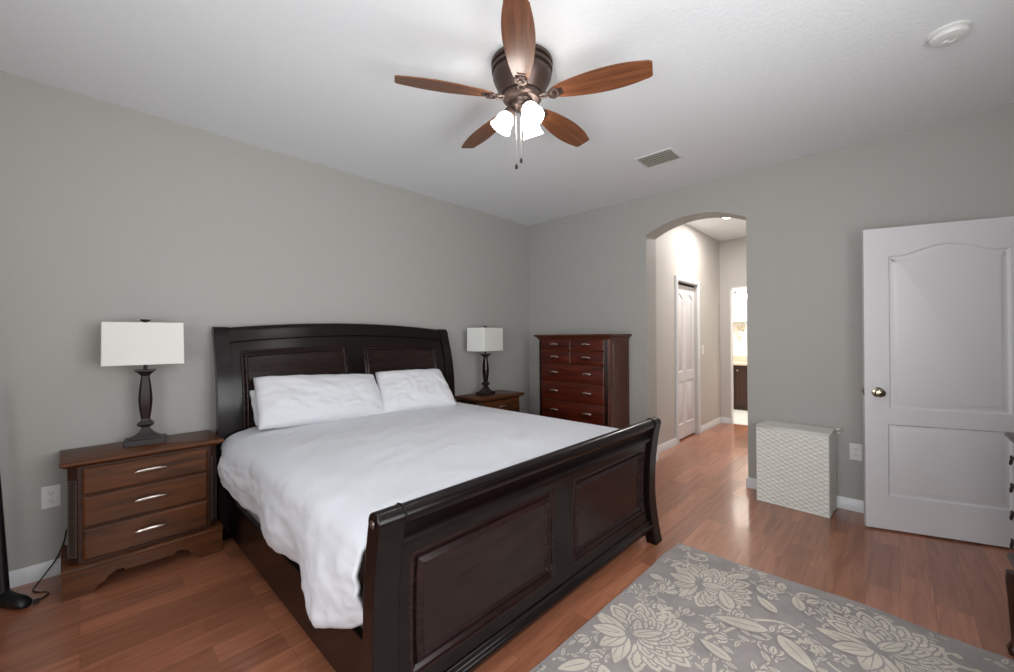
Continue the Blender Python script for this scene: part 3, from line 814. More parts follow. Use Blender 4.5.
# ------------------------------------------------------------------ ceiling fan
fan = thing('ceiling_fan', 'bronze ceiling fan with five brown wooden blades and three lit glass shades', 'ceiling fan', (1.596, 1.403, H))
mb = MB().lathe([(.150, 0), (.156, -.008), (.156, -.026), (.145, -.030), (.145, -.044), (.155, -.048), (.154, -.062), (.143, -.066), (.142, -.080), (.150, -.084), (.148, -.100),
                 (.138, -.128), (.126, -.156), (.112, -.182), (.104, -.200)], 56).map(lambda v: Vector((v.x*1.02, v.y*1.02, v.z*.86)))
obj('motor_housing', mb, 'bronze', fan, sharp=30)
mb = MB().lathe([(.1463, -.029), (.1463, -.045)], 56, caps=False).lathe([(.1443, -.065), (.1437, -.081)], 56, caps=False).map(lambda v: Vector((v.x*1.02, v.y*1.02, v.z*.86)))
obj('band', mb, 'bronzed', fan)
mb = MB().lathe([(.095, -.198), (.100, -.206), (.100, -.222), (.088, -.232), (.060, -.236), (.054, -.250), (.058, -.256), (.052, -.266), (.034, -.274), (.016, -.278), (.008, -.286), (.001, -.287)], 40).map(lambda v: v+Vector((0, 0, .028)))
obj('light_fitter', mb, 'bronze', fan, sharp=30)
bz_ = -.190
for k in range(5):
    a = math.radians(3.7+72*k+1.7*(k == 2)-.0)
    R = Matrix.Rotation(a, 4, 'Z')
    Pt = Matrix.Rotation(math.radians(-13), 4, 'X')
    arm = MB()
    arm.tube([(.085, 0, bz_+.004), (.100, .012, bz_-.006), (.125, .016, bz_-.006), (.148, 0, bz_-.004)], .0065, 8)
    arm.tube([(.085, 0, bz_+.004), (.100, -.012, bz_-.006), (.125, -.016, bz_-.006), (.148, 0, bz_-.004)], .0065, 8)
    ar = MB()
    mm = Matrix.Translation((.168, 0, bz_-.006)) @ Pt
    ar.lathe([(.001, .002), (.030, .002), (.033, -.003), (.030, -.008), (.020, -.006), (.018, -.003), (.012, -.004), (.010, -.012), (.001, -.013)], 24)
    ar.map(lambda v: mm @ v)
    arm.add(ar.v, ar.f)
    pl = MB().box(.0, -.02, -.001, .045, .02, .002).map(lambda v: mm @ v); arm.add(pl.v, pl.f)
    arm.map(lambda v: R @ v)
    obj('blade_iron', arm, 'bronze', fan, sharp=30)
    wv = [(0, .024), (.03, .038), (.10, .054), (.20, .068), (.28, .072), (.35, .069), (.41, .061), (.455, .052), (.474, .049), (.481, .046), (.484, .040)]
    up_ = []; 
    for i in range(31):
        x = .484*i/30; up_.append((x, sinterp(x, wv)))
    outl = [(x, w2) for x, w2 in up_] + [(x, -w2) for x, w2 in up_[::-1]]
    bm_ = MB().loft([[(x, y, -.0055) for x, y in outl], [(x, y, 0.0005) for x, y in outl]], True, True)
    m2 = Matrix.Translation((.156, 0, bz_+.002)) @ Pt
    # keep blade in its own frame so the grain runs along it
    b = obj('blade', bm_, 'blade', fan, .0015)
    b.matrix_local = R @ m2
# light kit
for k, ang in enumerate((130, 248, 10)):
    a = math.radians(ang); d = Vector((math.cos(a), math.sin(a), 0))
    neck = d*.062+Vector((0, 0, -.250)); tilt = (d*.50+Vector((0, 0, -.85))).normalized()
    am = MB().tube([d*.035+Vector((0, 0, -.220)), d*.050+Vector((0, 0, -.224)), d*.060+Vector((0, 0, -.236)), neck], .009, 10)
    Rm = tilt.to_track_quat('Z', 'Y').to_matrix()
    am2 = MB().lathe([(.012, -.012), (.026, -.004), (.029, .010), (.027, .022), (.020, .022)], 24, neck, Rm)
    am.add(am2.v, am2.f)
    arm = obj('lamp_arm', am, 'bronze', fan, sharp=30)
    gl = MB().lathe([(.023, .012), (.027, .020), (.038, .034), (.044, .050), (.046, .068), (.049, .084), (.056, .098), (.058, .103), (.055, .100), (.046, .084), (.042, .064), (.034, .036), (.021, .018)], 32, neck, Rm, caps=False)
    g = obj('glass_shade', gl, 'glow', fan, sharp=60); g['label'] = 'lit white bell-shaped glass shade'
    obj('bulb', MB().lathe([(.001, .02), (.012, .022), (.014, .04), (.024, .062), (.022, .082), (.010, .094), (.001, .095)], 16, neck, Rm), 'glow', g)
for dx, dy, ln in ((-.044, .003, .262), (-.018, -.006, .225)):
    ch = MB().tube([(dx, dy, -.235), (dx, dy, -.28-ln+.01)], .0012, 6)
    c = obj('pull_chain', ch, 'nickel', fan)
    obj('fob', MB().lathe([(.001, .03), (.004, .026), (.0075, .012), (.006, .002), (.001, 0)], 12, (dx, dy, -.28-ln-.025)), 'bronzed', c)

# ------------------------------------------------------------------ ceiling fittings
vent = thing('air_vent', 'rectangular ceiling air vent with dark slats near the arch wall', 'vent', (3.215, 1.375, H))
vent.rotation_euler = (0, 0, 0)
hx, hy = .122, .152
mb = MB()
prof = [(0, 0), (.002, -.004), (.020, -.007), (.022, -.004), (.022, 0)]
lp = [(-hx, -hy), (hx, -hy), (hx, hy), (-hx, hy)]
mb.loft([[(x, y, d) for x, y in offs(lp, i)] for i, d in prof], False, False)
obj('frame', mb, 'trim', vent, sharp=30)
obj('gap_shade', MB().box(-hx+.021, -hy+.021, -.0015, hx-.021, hy-.021, -.0005), 'dark', vent)  # dark plate stands in for the shade between the slats
for i in range(5):
    x = -hx+.042+i*.0405
    obj('slat', MB().box(-.0105, -hy+.021, -.0008, .0105, hy-.021, .0008).map(lambda v: Matrix.Rotation(math.radians(12), 4, 'Y') @ v + Vector((x, 0, -.0085))), 'ventgrey', vent)
sd = thing('smoke_detector', 'round white smoke detector on the ceiling', 'smoke detector', (2.84, -.185, H))
obj('mounting_plate', MB().lathe([(.001, 0), (.074, 0), (.075, -.008), (.070, -.011), (.001, -.011)], 40), 'plate', sd)
obj('body', MB().lathe([(.060, -.011), (.066, -.014), (.068, -.024), (.062, -.033), (.045, -.038), (.028, -.0385), (.026, -.036), (.001, -.036)], 40), 'plate', sd, sharp=30)
obj('test_button', MB().lathe([(.001, -.0345), (.013, -.036), (.012, -.040), (.001, -.0405)], 20, (.018, .01, 0)), 'trim', sd)
def outlet(name, label, loc, rz, kind='outlet'):
    t = thing(name, label, kind if kind != 'switch' else 'light switch', loc, rz, 'outlets on the bedroom walls' if kind == 'outlet' else None)
    w_, h_ = (.037, .062) if kind == 'switch' else (.038, .062)
    obj('cover_plate', MB().loft([[(-w_, 0, -h_), (w_, 0, -h_), (w_, 0, h_), (-w_, 0, h_)], [(-w_, -.003, -h_), (w_, -.003, -h_), (w_, -.003, h_), (-w_, -.003, h_)],
                                  [(-w_+.004, -.006, -h_+.004), (w_-.004, -.006, -h_+.004), (w_-.004, -.006, h_-.004), (-w_+.004, -.006, h_-.004)]], True, True), 'plate', t, sharp=20)
    if kind == 'switch':
        obj('rocker', MB().box(-.016, -.009, -.033, .016, -.006, .033), 'trim', t, .001)
    else:
        for s in (-1, 1):
            f = obj('socket', MB().lathe([(.001, 0), (.0165, 0), (.0165, .0015), (.001, .002)], 20, (0, -.0055, s*.02), Matrix.Rotation(PI/2, 3, 'X')), 'trim', t)
            obj('slots', MB().box(-.007, -.0082, s*.02, -.005, -.0072, s*.02+.008).box(.005, -.0082, s*.02, .007, -.0072, s*.02+.008).box(-.002, -.0082, s*.02-.009, .002, -.0072, s*.02-.005), 'dark', f)
    return t
outlet('wall_outlet', 'white double outlet on the wall left of the brown nightstand', (-.108, YA, .44), 0)
outlet('wall_outlet', 'white outlet plate between the wicker hamper and the open door', (XB, .228, .44), -PI/2)
outlet('light_switch', 'white light switch in the hall beside the closet door', (5.93, YH, 1.12), 0, 'switch')

# ------------------------------------------------------------------ lamp cord
pts = [(-.050, 3.412, .24), (-.062, 3.411, .17), (-.090, 3.397, .095), (-.135, 3.37, .03), (-.163, 3.325, .004), (-.168, 3.28, .004), (-.150, 3.24, .004), (-.122, 3.215, .004), (-.112, 3.185, .004), (-.125, 3.155, .004), (-.150, 3.135, .004)]
def smooth(pts, n=6):
    out = []
    for i in range(len(pts)-1):
        p0, p1, p2, p3 = [Vector(pts[max(0, min(len(pts)-1, i+k))]) for k in (-1, 0, 1, 2)]
        for j in range(n):
            t = j/n
            out.append(.5*((2*p1)+(-p0+p2)*t+(2*p0-5*p1+4*p2-p3)*t*t+(-p0+3*p1-3*p2+p3)*t**3))
    return out+[Vector(pts[-1])]
cord = thing('power_cord', 'black power cord curling on the floor left of the nightstand', 'cord', (-.15, 3.2, 0))
obj('cable', MB().tube([p-Vector((-.15, 3.2, 0)) for p in smooth(pts)], .0032, 8), 'black', cord)
obj('plug', MB().loft([[(x*.011, y, .002+(z+1)*.007) for x, z in ((-1, -1), (1, -1), (1, 1), (-1, 1))] for y in (-.092, -.060)], True, True), 'black', cord, .002)

# ------------------------------------------------------------------ hamper
def hamper():
    ang = math.atan2(.813-.362, 3.735-3.702)
    t = thing('laundry_hamper', 'white woven wicker laundry hamper beside the arched opening', 'hamper', (3.705, .362, 0), 0)
    # local x: along front from near end to far end ; local y: into depth (toward the wall)
    t.rotation_euler = (0, 0, PI/2-.065); 
    # after this rotation local x -> mostly +y world, local +y -> -x world; depth uses negative y
    Wd, Dp, Hh = .455, .25, .585
    def weave(u, z): 
        row = int(z/.0165); ph = 0 if row % 2 == 0 else PI
        return .0065*math.sin(u/.030*PI+ph)*abs(math.sin(PI*z/.0165))**.5+.003*abs(math.sin(PI*z/.0165))
    body = MB()
    def face(o, du, W_, nrm, H0, H1, horiz=True):
        nu = max(4, int(W_/.0085)); nz = int((H1-H0)/.0034)
        vs = []
        for j in range(nz+1):
            for i in range(nu+1):
                u = W_*i/nu; z = H0+(H1-H0)*j/nz
                ed = min(1, min(i, nu-i)/1.5, min(j, nz-j)/1.5)
                vs.append(o+du*u+nrm*(weave(u, z)*ed)+Vector((0, 0, z)))
        body.add(vs, [(j*(nu+1)+i, j*(nu+1)+i+1, (j+1)*(nu+1)+i+1, (j+1)*(nu+1)+i) for j in range(nz) for i in range(nu)])
    X, Y = Vector((1, 0, 0)), Vector((0, 1, 0))
    face(Vector((0, 0, 0)), X, Wd, Y, .008, Hh); face(Vector((0, -Dp, 0)), X, Wd, -Y, .008, Hh)
    face(Vector((0, 0, 0)), -Y, Dp, -X, .008, Hh); face(Vector((Wd, 0, 0)), -Y, Dp, X, .008, Hh)
    body.box(.003, -.003, 0, Wd-.003, -Dp+.003, .012)
    obj('basket_body', body, 'wicker', t, sharp=180)
    ed = MB()
    for x, y in ((0, 0), (Wd, 0), (0, -Dp), (Wd, -Dp)): ed.tube([(x, y, .0), (x, y, Hh)], .005, 8)
    for a, b in (((0, 0), (Wd, 0)), ((0, 0), (0, -Dp)), ((Wd, 0), (Wd, -Dp)), ((0, -Dp), (Wd, -Dp))):
        ed.tube([(a[0], a[1], .006), (b[0], b[1], .006)], .006, 8)
    obj('rim', ed, 'wicker', t)
    # woven lid with side walls
    lid = MB(); nx, ny = 80, 44
    vs = []
    for j in range(ny+1):
        for i in range(nx+1):
            u = -.002+(Wd+.004)*i/nx; v = .002-(Dp+.004)*j/ny
            row = int((-v+.02)/.0135)
            ed_ = min(1, min(i, nx-i)/2, min(j, ny-j)/2)
            vs.append((u, v, Hh+.012+ed_*(.004+.0035*math.sin(u/.034*PI+(PI if row % 2 else 0))+.003*abs(math.sin(PI*(v)/.0135)))))
    lid.add(vs, [(j*(nx+1)+i, j*(nx+1)+i+1, (j+1)*(nx+1)+i+1, (j+1)*(nx+1)+i) for j in range(ny) for i in range(nx)])
    for (a, b) in (((-.001, .001), (Wd+.001, .001)), ((-.001, .001), (-.001, -Dp-.001)), ((Wd+.001, .001), (Wd+.001, -Dp-.001)), ((-.001, -Dp-.001), (Wd+.001, -Dp-.001))):
        for z in (Hh+.004, Hh+.013): lid.tube([(a[0], a[1], z), (b[0], b[1], z)], .006, 8)
    obj('lid', lid, 'wicker', t, sharp=180)
    lp = MB().tube(smooth([(-.012, -Dp+.05, Hh+.02), (-.030, -Dp+.045, Hh+.025), (-.040, -Dp+.02, Hh+.012), (-.032, -Dp-.0, Hh-.005), (-.012, -Dp+.005, Hh-.012)]), .007, 8)
    obj('handle_loop', lp, 'wicker', t)
    return t
hamper()

# ------------------------------------------------------------------ rug
def rug():
    x0, x1, y0, y1 = .18, 2.60, -.30, 1.042
    t = thing('area_rug', 'grey rug with cream floral pattern lying in front of the footboard', 'rug', ((x0+x1)/2, (y0+y1)/2, 0), -.025)
    cx, cy = (x0+x1)/2, (y0+y1)/2
    mb = MB(); th = .006
    nx, ny = 96, 54; vs = []
    def edge(x, y):
        x2, y2 = x, y
        if x > x1-.001: x2 += .008*noise.noise((y*4, 0, 0))+.03*math.exp(-((y-.22)/.28)**2)
        if y > y1-.001: y2 += .008*noise.noise((x*4, 5, 0))
        return x2, y2
    for z in (0.0005, th):
        for j in range(ny+1):
            for i in range(nx+1):
                x, y = edge(x0+(x1-x0)*i/nx, y0+(y1-y0)*j/ny)
                vs.append((x-cx, y-cy, z))
    k = (nx+1)*(ny+1); fs = []
    for j in range(ny):
        for i in range(nx):
            a = j*(nx+1)+i; fs.append((k+a, k+a+1, k+a+nx+2, k+a+nx+1)); fs.append((a, a+nx+1, a+nx+2, a+1))
    for i in range(nx): fs.append((i, i+1, k+i+1, k+i)); a = ny*(nx+1)+i; fs.append((a, k+a, k+a+1, a+1))
    for j in range(ny): a = j*(nx+1); fs.append((a, k+a, k+a+nx+1, a+nx+1)); a += nx; fs.append((a, a+nx+1, k+a+nx+1, k+a))
    mb.add(vs, fs)
    obj('pile', mb, 'rug', t, sharp=50)
    # tufted motif, drawn as overlapping low tufts
    pt = MB(); zc = [th+.0003]
    def poly(pts, mi):
        zc[0] += .0000006
        cxm = sum(p[0] for p in pts)/len(pts); cym = sum(p[1] for p in pts)/len(pts)
        q = [(min(max(p[0], x0+.01), x1-.012)-cx, min(max(p[1], y0+.004), y1-.012)-cy, zc[0]) for p in pts]
        pt.add(q+[(min(max(cxm, x0+.01), x1-.012)-cx, min(max(cym, y0+.004), y1-.012)-cy, zc[0])], [(i, (i+1) % len(q), len(q)) for i in range(len(q))], mi)
    def petal(x, y, a, L_, W_, scal=0, mi=0, tipw=.5, k=1.0):
        pts = []
        n = 26
        for s in (1, -1):
            r = range(n+1) if s == 1 else range(n-1, 0, -1)
            for i in r:
                u = i/n
                wv_ = math.sin(PI*u**tipw)**.8 if 0 < u < 1 else 0
                wv_ *= 1+(.22*abs(math.sin(u*PI*scal)) if scal else 0)
                px = u*L_; py = s*W_/2*wv_*k
                pts.append((x+px*math.cos(a)-py*math.sin(a), y+px*math.sin(a)+py*math.cos(a)))
        poly(pts, mi)
    def line(pl_, w0, w1, mi):
        pl_ = [Vector(p) for p in pl_]; lft = []; rgt = []
        for i, p in enumerate(pl_):
            d = (pl_[min(i+1, len(pl_)-1)]-pl_[max(i-1, 0)]); d = d.normalized() if d.length else Vector((1, 0))
            w_ = w0+(w1-w0)*i/(len(pl_)-1); nn = Vector((-d.y, d.x))*w_/2
            lft.append(p+nn); rgt.append(p-nn)
        zc[0] += .0000006
        for i in range(len(pl_)-1):
            q = [lft[i], lft[i+1], rgt[i+1], rgt[i]]
            pt.add([(min(max(p.x, x0+.01), x1-.012)-cx, min(max(p.y, y0+.004), y1-.012)-cy, zc[0]) for p in q], [(0, 1, 2, 3)], mi)
    def vpetal(x, y, a, L_, W_, scal=4, tipw=.75, veins=1):
        petal(x-.006*math.cos(a), y-.006*math.sin(a), a, L_+.016, W_+.018, scal, 1, tipw)
        petal(x, y, a, L_, W_, scal, 0, tipw)
        for v in range(veins):
            da = (v-(veins-1)/2)*.30
            line([(x+L_*u*math.cos(a+da*(1-.3*u)), y+L_*u*math.sin(a+da*(1-.3*u))) for u in (.18, .45, .62, .8)], .005, .003, 1)
    def lace(x, y, a, L_, W_, scal):
        c_, s_ = math.cos(a), math.sin(a)
        petal(x-.005*c_, y-.005*s_, a, L_+.012, W_+.013, scal, 1, 1.15)
        petal(x, y, a, L_, W_, scal, 0, 1.15)
        petal(x+L_*.26*c_, y+L_*.26*s_, a, L_*.62, W_*.60, scal, 1, 1.15)
        petal(x+L_*.32*c_, y+L_*.32*s_, a, L_*.50, W_*.42, scal, 0, 1.15)
    def blossom(x, y, R_, a, seed=0):
        rnd = random.Random(seed)
        for k in range(13):                      # outer scalloped petals, full at the front
            b = a+math.radians(-114+19*k+rnd.uniform(-4, 4)); q = .30*R_
            lace(x+q*math.cos(a)+.18*R_*math.cos(b), y+q*math.sin(a)+.18*R_*math.sin(b), b, R_*(.66+.16*rnd.random()), R_*.30, 4)
        for k in range(9):
            b = a+math.radians(-88+22*k+rnd.uniform(-4, 4)); lace(x+R_*.26*math.cos(a), y+R_*.26*math.sin(a), b, R_*(.58+.1*rnd.random()), R_*.24, 4)
        for k in range(7):
            b = a+math.radians(-66+22*k); vpetal(x+R_*.20*math.cos(a), y+R_*.20*math.sin(a), b, R_*.42, R_*.15, 3, 1.05, 1)
        for s in (-1, 1):                        # sepals: smooth pointed leaves at the stem side
            for q in (0, 1):
                b = a+s*math.radians(122+34*q); vpetal(x, y, b, R_*(.78-.16*q), R_*.30, 0, .85, 2)
        vpetal(x+R_*.1*math.cos(a), y+R_*.1*math.sin(a), a, R_*.60, R_*.20, 0, .8, 2)
        for k in range(8):
            petal(x, y, a+math.radians(-70+20*k), R_*.20, .012, 0, 1)
    def leaf(x, y, a, L_, W_): vpetal(x, y, a, L_, W_, 0, .8, 1)
    def spray(x, y, a, L_, n=4, curl=.6):
        pl_ = []; px, py, b = x, y, a
        for i in range(14):
            pl_.append((px, py)); px += L_/13*math.cos(b); py += L_/13*math.sin(b); b += curl/13
        line(pl_, .010, .006, 0)
        for k in range(n):
            i = 2+int(k*11/n); s = 1 if k % 2 else -1
            ba = math.atan2(pl_[i][1]-pl_[i-1][1], pl_[i][0]-pl_[i-1][0])
            leaf(pl_[i][0], pl_[i][1], ba+s*.9, L_*.26, L_*.10)
        # small bud of three lobes
        for q in (-.75, .75, 0): vpetal(pl_[-1][0], pl_[-1][1], b+q, .055, .028, 0, .9, 1)
    def scroll(x, y, a, L_, curl):
        pl_ = []; px, py, b = x, y, a
        for i in range(22):
            pl_.append((px, py)); st = L_/22; px += st*math.cos(b); py += st*math.sin(b); b += curl/22*(.4+1.5*i/22)
        line(pl_, .020, .008, 0)
        petal(pl_[-1][0]-.012*math.cos(b), pl_[-1][1]-.012*math.sin(b), b, .034, .028, 0, 0, .8)
    def cluster(x, y, a, R_):
        for k in range(6): vpetal(x+.02*k*math.cos(a), y+.02*k*math.sin(a), a+math.radians(-75+30*k), R_, R_*.5, 4, 1.1, 1)
        vpetal(x, y, a, R_*.8, R_*.35, 0, .8, 1)
    # main blossoms where the photograph shows them, then repeats across the rug
    B_ = [(1.64, .875, .235, -.75, 1), (2.235, .80, .22, -1.1, 2), (2.27, .10, .25, -.55, 3), (1.40, .30, .22, 2.3, 4), (.85, .78, .23, -.5, 5), (.75, .02, .23, .8, 6), (1.72, -.05, .22, -2.2, 7), (.42, .45, .18, 2.0, 8)]
    stems = [((1.86, .62), (2.0, .56), (2.12, .52), (2.17, .60), (2.15, .70)), ((2.12, .52), (2.2, .42), (2.18, .32), (2.06, .22), (2.02, .12)), ((1.86, .62), (1.75, .55), (1.6, .5), (1.48, .42)),
             ((2.02, .12), (2.12, .04), (2.22, .06)), ((1.2, .9), (1.1, .7), (1.0, .55), (.9, .4), (.8, .2)), ((1.48, .42), (1.3, .5), (1.15, .6)), ((1.9, .0), (2.0, .1), (2.02, .12)), ((1.64, .875), (1.5, .9), (1.35, .88), (1.2, .9))]
    for s in stems: line([p.to_2d() for p in smooth([(a, b, 0) for a, b in s], 8)], .015, .010, 0)
    sp = [(1.86, .66, 1.7, .22, 4, .5), (1.9, .63, 2.5, .20, 4, -.6), (2.02, .56, -1.2, .20, 4, .5), (1.85, .9, .4, .16, 3, .8), (2.0, .93, 2.6, .14, 3, -.6), (2.45, .70, -1.5, .18, 4, .4), (2.48, .45, -1.5, .15, 3, -.4),
          (1.75, .45, -.6, .22, 4, .7), (1.9, .25, 2.4, .2, 4, .5), (1.3, .62, 1.6, .2, 4, .5), (2.48, -.1, 1.2, .15, 3, .5), (1.95, -.2, .4, .2, 4, .6), (1.1, .15, 1.2, .22, 4, -.7), (1.15, -.15, .3, .2, 4, .7),
          (.6, .55, .5, .2, 4, -.6), (.5, .85, .4, .2, 4, .8), (1.25, .95, -.2, .15, 3, -.5), (.35, -.1, 1.2, .2, 4, .5)]
    rr = random.Random(11)
    for gx in range(16):                         # small sprigs filling the ground between the large motifs
        for gy in range(9):
            px, py = x0+.08+gx*.153+rr.uniform(-.05, .05), y0+.08+gy*.15+rr.uniform(-.05, .05)
            a_ = rr.uniform(0, 6.28)
            if rr.random() < .55:
                spray(px, py, a_, rr.uniform(.13, .19), 4, rr.uniform(-1.4, 1.4))
            else:
                for q in range(5): vpetal(px, py, a_+q*1.257, .038, .024, 0, .9, 1)
                petal(px-.008, py, 0, .016, .014, 0, 1)
    for a in sp: spray(*a)
    for x, y, R_, a, sd_ in B_: blossom(x, y, R_, a, sd_)
    for a in ((2.52, .95, 3.6, .22, 4.4), (2.30, .955, .1, .16, -4), (2.53, .33, 1.4, .16, 4.2), (2.42, -.2, 2.2, .18, -4), (1.95, .80, 2.2, .14, 4), (2.06, .33, .3, .16, -4), (1.5, .62, 2.4, .16, 4), (1.0, .9, 1.0, .16, 4)): scroll(*a)
    for a in ((2.10, .44, 1.9, .21, .075), (2.10, .40, -2.3, .20, .075), (2.14, .60, .6, .15, .06), (2.26, .44, .9, .13, .05), (1.98, .10, 2.0, .17, .06), (1.80, .50, 1.3, .14, .05), (2.36, .36, .4, .12, .05),
              (1.70, .35, .3, .18, .065), (1.62, .48, 2.2, .15, .055), (2.5, .62, 2.4, .12, .05), (1.4, .9, 2.6, .14, .055), (1.42, .86, -2.3, .16, .06), (1.15, .62, 2.9, .16, .06), (.95, .5, .3, .16, .06)): leaf(*a)
    for a in ((2.44, .56, -1.2, .075), (2.05, .90, .3, .08), (1.82, .33, 3.0, .09), (2.47, .22, 1.2, .07), (1.5, .18, -1.0, .08)): cluster(*a)
    obj('floral_pattern', pt, ['rugc', 'rug'], t, sharp=180)
    return t
rug()

# ------------------------------------------------------------------ cheval mirror (left edge of the view)
cm = thing('standing_mirror', 'black framed standing mirror cut off by the left edge, only its leg visible', 'mirror', (-.53, 3.20, 0))
def S_(mb): return mb
post = MB()
for s in (-1, 1):
    pts = [(s*.268, 0, .03), (s*.258, .002, .3), (s*.242, .004, .7), (s*.228, .006, 1.05)]
    p = obj('upright', MB().tube(pts, [.026, .022, .018, .015], 14), 'black', cm)
    obj('finial', MB().lathe([(.001, -.01), (.015, 0), (.018, .015), (.010, .03), (.001, .034)], 14, (s*.228, .006, 1.055)), 'black', p)
    for fy in (-1, 1):
        ft = MB(); loops = []
        k_ = 1 if fy < 0 else .35; dx, dy = s*.62*k_, fy*.78*k_
        for q_, zc_, h_, w_ in ((-.02, .045, .042, .026), (.02, .042, .040, .030), (.06, .034, .032, .032), (.10, .029, .028, .034), (.125, .022, .020, .030), (.138, .014, .010, .016)):
            loops.append([(s*.268+dx*q_-dy/k_*w_*math.cos(q)*s, dy*q_+dx/k_*w_*math.cos(q)*s, zc_+h_*math.sin(q)) for q in [2*PI*k/12 for k in range(12)]])
        ft.loft(loops, True, True)
        obj('foot', ft, 'black', cm, sharp=60)
fr = MB(); R = Matrix.Translation((0, .005, .95)) @ Matrix.Rotation(math.radians(-6), 4, 'X')
lp = panel_loop(-.19, -.68, .19, .68)
fr.loft([[(x, d, z) for x, z in offs(lp, i)] for i, d in ((0, .012), (0, -.008), (.012, -.016), (.030, -.014), (.040, -.004), (.040, .012), (0, .012))], False, False)
obj('frame', fr.map(lambda v: R @ v), 'black', cm, sharp=30)
obj('mirror_glass', MB().box(-.152, -.002, -.642, .152, .010, .642).map(lambda v: R @ v), 'mirror', cm)
for s in (-1, 1): obj('pivot', MB().tube([(s*.225, .006, .96), (s*.186, .006, .96)], .007, 8), 'nickel', cm)
obj('crossbar', MB().tube([(-.272, 0, .15), (.272, 0, .15)], .012, 10), 'black', cm)

# ------------------------------------------------------------------ small chest at the right edge
sc = thing('lingerie_chest', 'dark ornate chest cut off by the right edge, drawer pulls in profile', 'chest of drawers', (2.375, -.337, 0), PI)
# local: front faces -y, which points to +y world after the turn; local x reversed
hw = .305; dp = .27
obj('top', MB().loft([[(-hw+i, -.0+i, z), (hw-i, -.0+i, z), (hw-i, dp, z), (-hw+i, dp, z)] for z, i in ((.868, .02), (.876, .008), (.880, -.008), (.888, -.014), (.898, -.012), (.903, -.002))], True, True), 'nsd', sc, sharp=30)
obj('case', MB().box(-hw+.025, .022, .40, hw-.025, dp, .870), 'nsd', sc, .003)
obj('waist_moulding', MB().loft([[(-hw+i, i, z), (hw-i, i, z), (hw-i, dp, z), (-hw+i, dp, z)] for z, i in ((.335, .03), (.350, .012), (.365, -.004), (.385, -.012), (.398, -.006), (.410, .02))], True, True), 'nsd', sc, sharp=40)
obj('apron', MB().box(-hw+.035, .03, .26, hw-.035, dp, .336), 'nsd', sc, .003)
for s in (-1, 1):
    for yy in (.006, dp-.03):
        pr = [(.024, .335), (.026, .30), (.020, .22), (.014, .10), (.012, .05), (.018, .035), (.024, .018), (.020, .0)]
        cxl = s*(hw-.040)
        obj('leg', MB().loft([sqloop(r, r, z, .4) for r, z in pr], True, True).map(lambda v: Vector((v.x+cxl+s*.012*math.sin(v.z*9), v.y+yy, v.z))), 'nsd', sc, sharp=40)
zz = [.412, .528, .640, .752, .864]
for a, b in zip(zz, zz[1:]):
    mb = MB(); moulded(mb, panel_loop(-hw+.035, a+.004, hw-.035, b-.004), [(0, .022), (.001, .014), (.008, .008), (.014, .006)], lambda u, d, z: (u, d, z))
    d = obj('drawer', mb, 'nsd', sc, sharp=30)
    for hx in (-.245, 0, .245):
        zc_ = (a+b)/2
        k = MB().lathe([(.001, 0), (.014, 0), (.015, .003), (.006, .005), (.005, .009), (.010, .013), (.009, .018), (.001, .019)], 14, (hx, .010, zc_), Matrix.Rotation(PI/2, 3, 'X'))
        k.tube(smooth([(hx-.012, -.002, zc_), (hx-.013, -.006, zc_-.02), (hx, -.008, zc_-.028), (hx+.013, -.006, zc_-.02), (hx+.012, -.002, zc_)]), .003, 6)
        obj('drop_pull', k, 'bronzed', d)

# ------------------------------------------------------------------ hallway downlight and bathroom
dl = thing('recessed_downlight', 'round recessed light in the hallway ceiling', 'downlight', (5.40, 1.465, H))
obj('trim_ring', MB().lathe([(.055, 0), (.085, 0), (.085, -.004), (.060, -.008), (.055, -.004)], 32, caps=False), 'trim', dl)
obj('lens', MB().lathe([(.001, -.003), (.056, -.003), (.001, -.0035)], 32), 'glowc', dl)
def spot(name, loc, power, size, col=(1, .95, .9)):
    l = bpy.data.lights.new(name, 'AREA'); l.shape = 'DISK'; l.size = size; l.energy = power; l.color = col
    o = bpy.data.objects.new(name, l); C.objects.link(o); o.location = loc; return o
spot('hall_light', (5.40, 1.465, H-.015), HALL, .13)
van = thing('bathroom_vanity', 'dark wood bathroom vanity with beige counter seen through the far doorway', 'vanity', (8.02, 1.75, 0))
cb = MB().box(0, -.65, .09, .56, .65, .79).box(.05, -.65, 0, .56, .65, .09)
obj('cabinet', cb, 'nsd', van, .003)
for k in range(4):
    y0 = -.65+k*.325
    mb = MB(); moulded(mb, panel_loop(y0+.008, .12, y0+.317, .76), [(0, 0), (.001, -.016), (.05, -.016), (.056, -.010), (.075, -.010)], lambda u, d, z: (d, u, z))
    d = obj('door', mb, 'nsd', van, sharp=30)
    ky = y0+(.285 if k % 2 == 0 else .04)
    obj('knob', MB().lathe([(.001, 0), (.006, 0), (.005, .012), (.014, .018), (.012, .026), (.001, .028)], 14, (-.016, ky, .70), Matrix.Rotation(-PI/2, 3, 'Y')), 'nickel', d)
obj('countertop', MB().box(-.03, -.67, .79, .575, .67, .83).box(.555, -.67, .83, .575, .67, .93), 'counter', van, .004)
vl = thing('vanity_light', 'lit glass wall light above the bathroom vanity', 'wall light', (8.59, 2.09, 2.10))
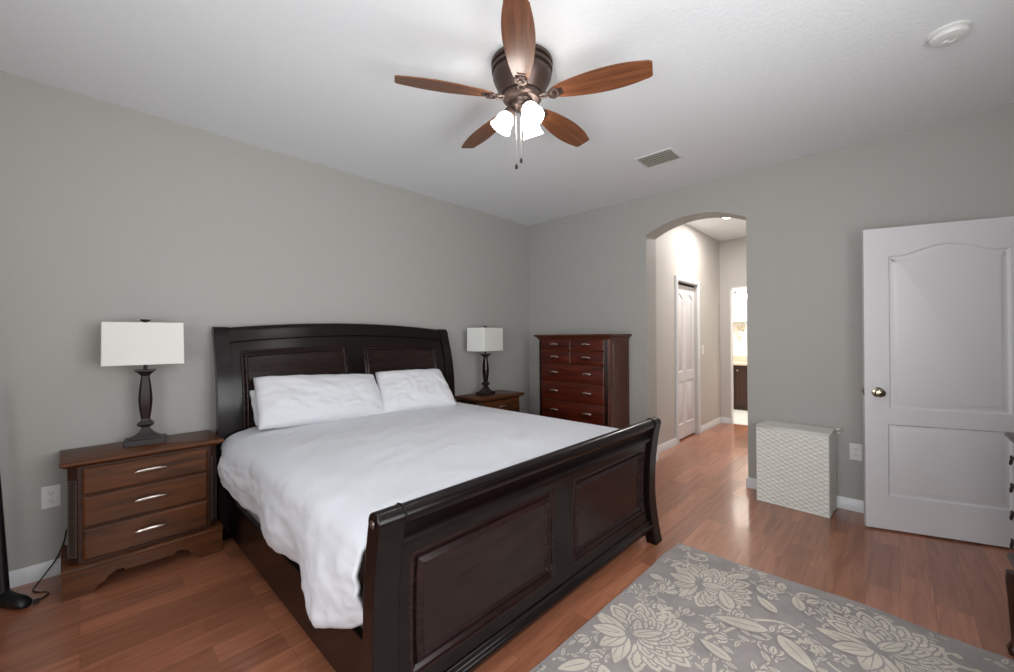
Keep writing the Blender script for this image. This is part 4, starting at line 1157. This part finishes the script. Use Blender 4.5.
obj('backplate', MB().box(-.02, -.18, -.03, .005, .18, .03), 'nickel', vl, .004)
for yy in (-.11, .10):
    a_ = obj('arm', MB().tube(smooth([(-.02, yy, 0), (-.08, yy, .035), (-.13, yy, .02), (-.14, yy, -.01)]), .009, 8), 'bronzed', vl)
    obj('glass_shade', MB().lathe([(.022, 0), (.035, -.02), (.055, -.05), (.066, -.085), (.074, -.10), (.068, -.10), (.05, -.05), (.02, -.004)], 24, (-.14, yy, -.012), caps=False), 'glowb', vl)
spot('bath_fill', (7.7, 1.7, H-.05), BATH, .35)  # unseen fill lamp without a fixture, added to brighten the bathroom
ws = thing('wall_shelf', 'white shelf on the bathroom wall above the vanity', 'shelf', (8.60, 2.17, 1.585))
obj('board', MB().box(-.15, -.16, -.012, 0, .16, .012), 'trim', ws, .003)
for yy in (-.12, .12): obj('bracket', MB().prism([(-.10, -.012), (0, -.012), (0, -.10), (-.02, -.09)], 'y', yy-.008, yy+.008), 'trim', ws, .002)
for k, (yy, r, h_, lab) in enumerate(((-.10, .025, .09, 'short white jar on the bathroom shelf'), (-.02, .030, .14, 'tall white jar on the bathroom shelf'), (.07, .024, .11, 'white jar at the left end of the bathroom shelf'))):
    tag(obj('jar', MB().lathe([(.001, 0), (r*.8, 0), (r, h_*.2), (r, h_*.7), (r*.5, h_*.85), (r*.55, h_), (.001, h_)], 16, ), 'glassv', None, loc=(8.52, 2.17+yy, 1.5975)), lab, 'jar', 'white jars on the bathroom shelf')
fl = thing('flower_arrangement', 'small cream flower arrangement hanging on the bathroom wall', 'flowers', (8.595, 2.12, 1.36))
obj('wall_pocket', MB().lathe([(.001, -.07), (.02, -.06), (.038, 0), (.042, .03), (.036, .03), (.001, -.04)], 14, (-.045, 0, 0)), 'glassv', fl)
for k in range(7):
    a = k*2.4; c_ = (-.05+.025*math.cos(a), .05*math.sin(a), .05+.012*k)
    obj('flower', MB().lathe([(.001, -.015), (.012, -.008), (.022, .006), (.014, .012), (.001, .006)], 10, c_), 'flower', fl)
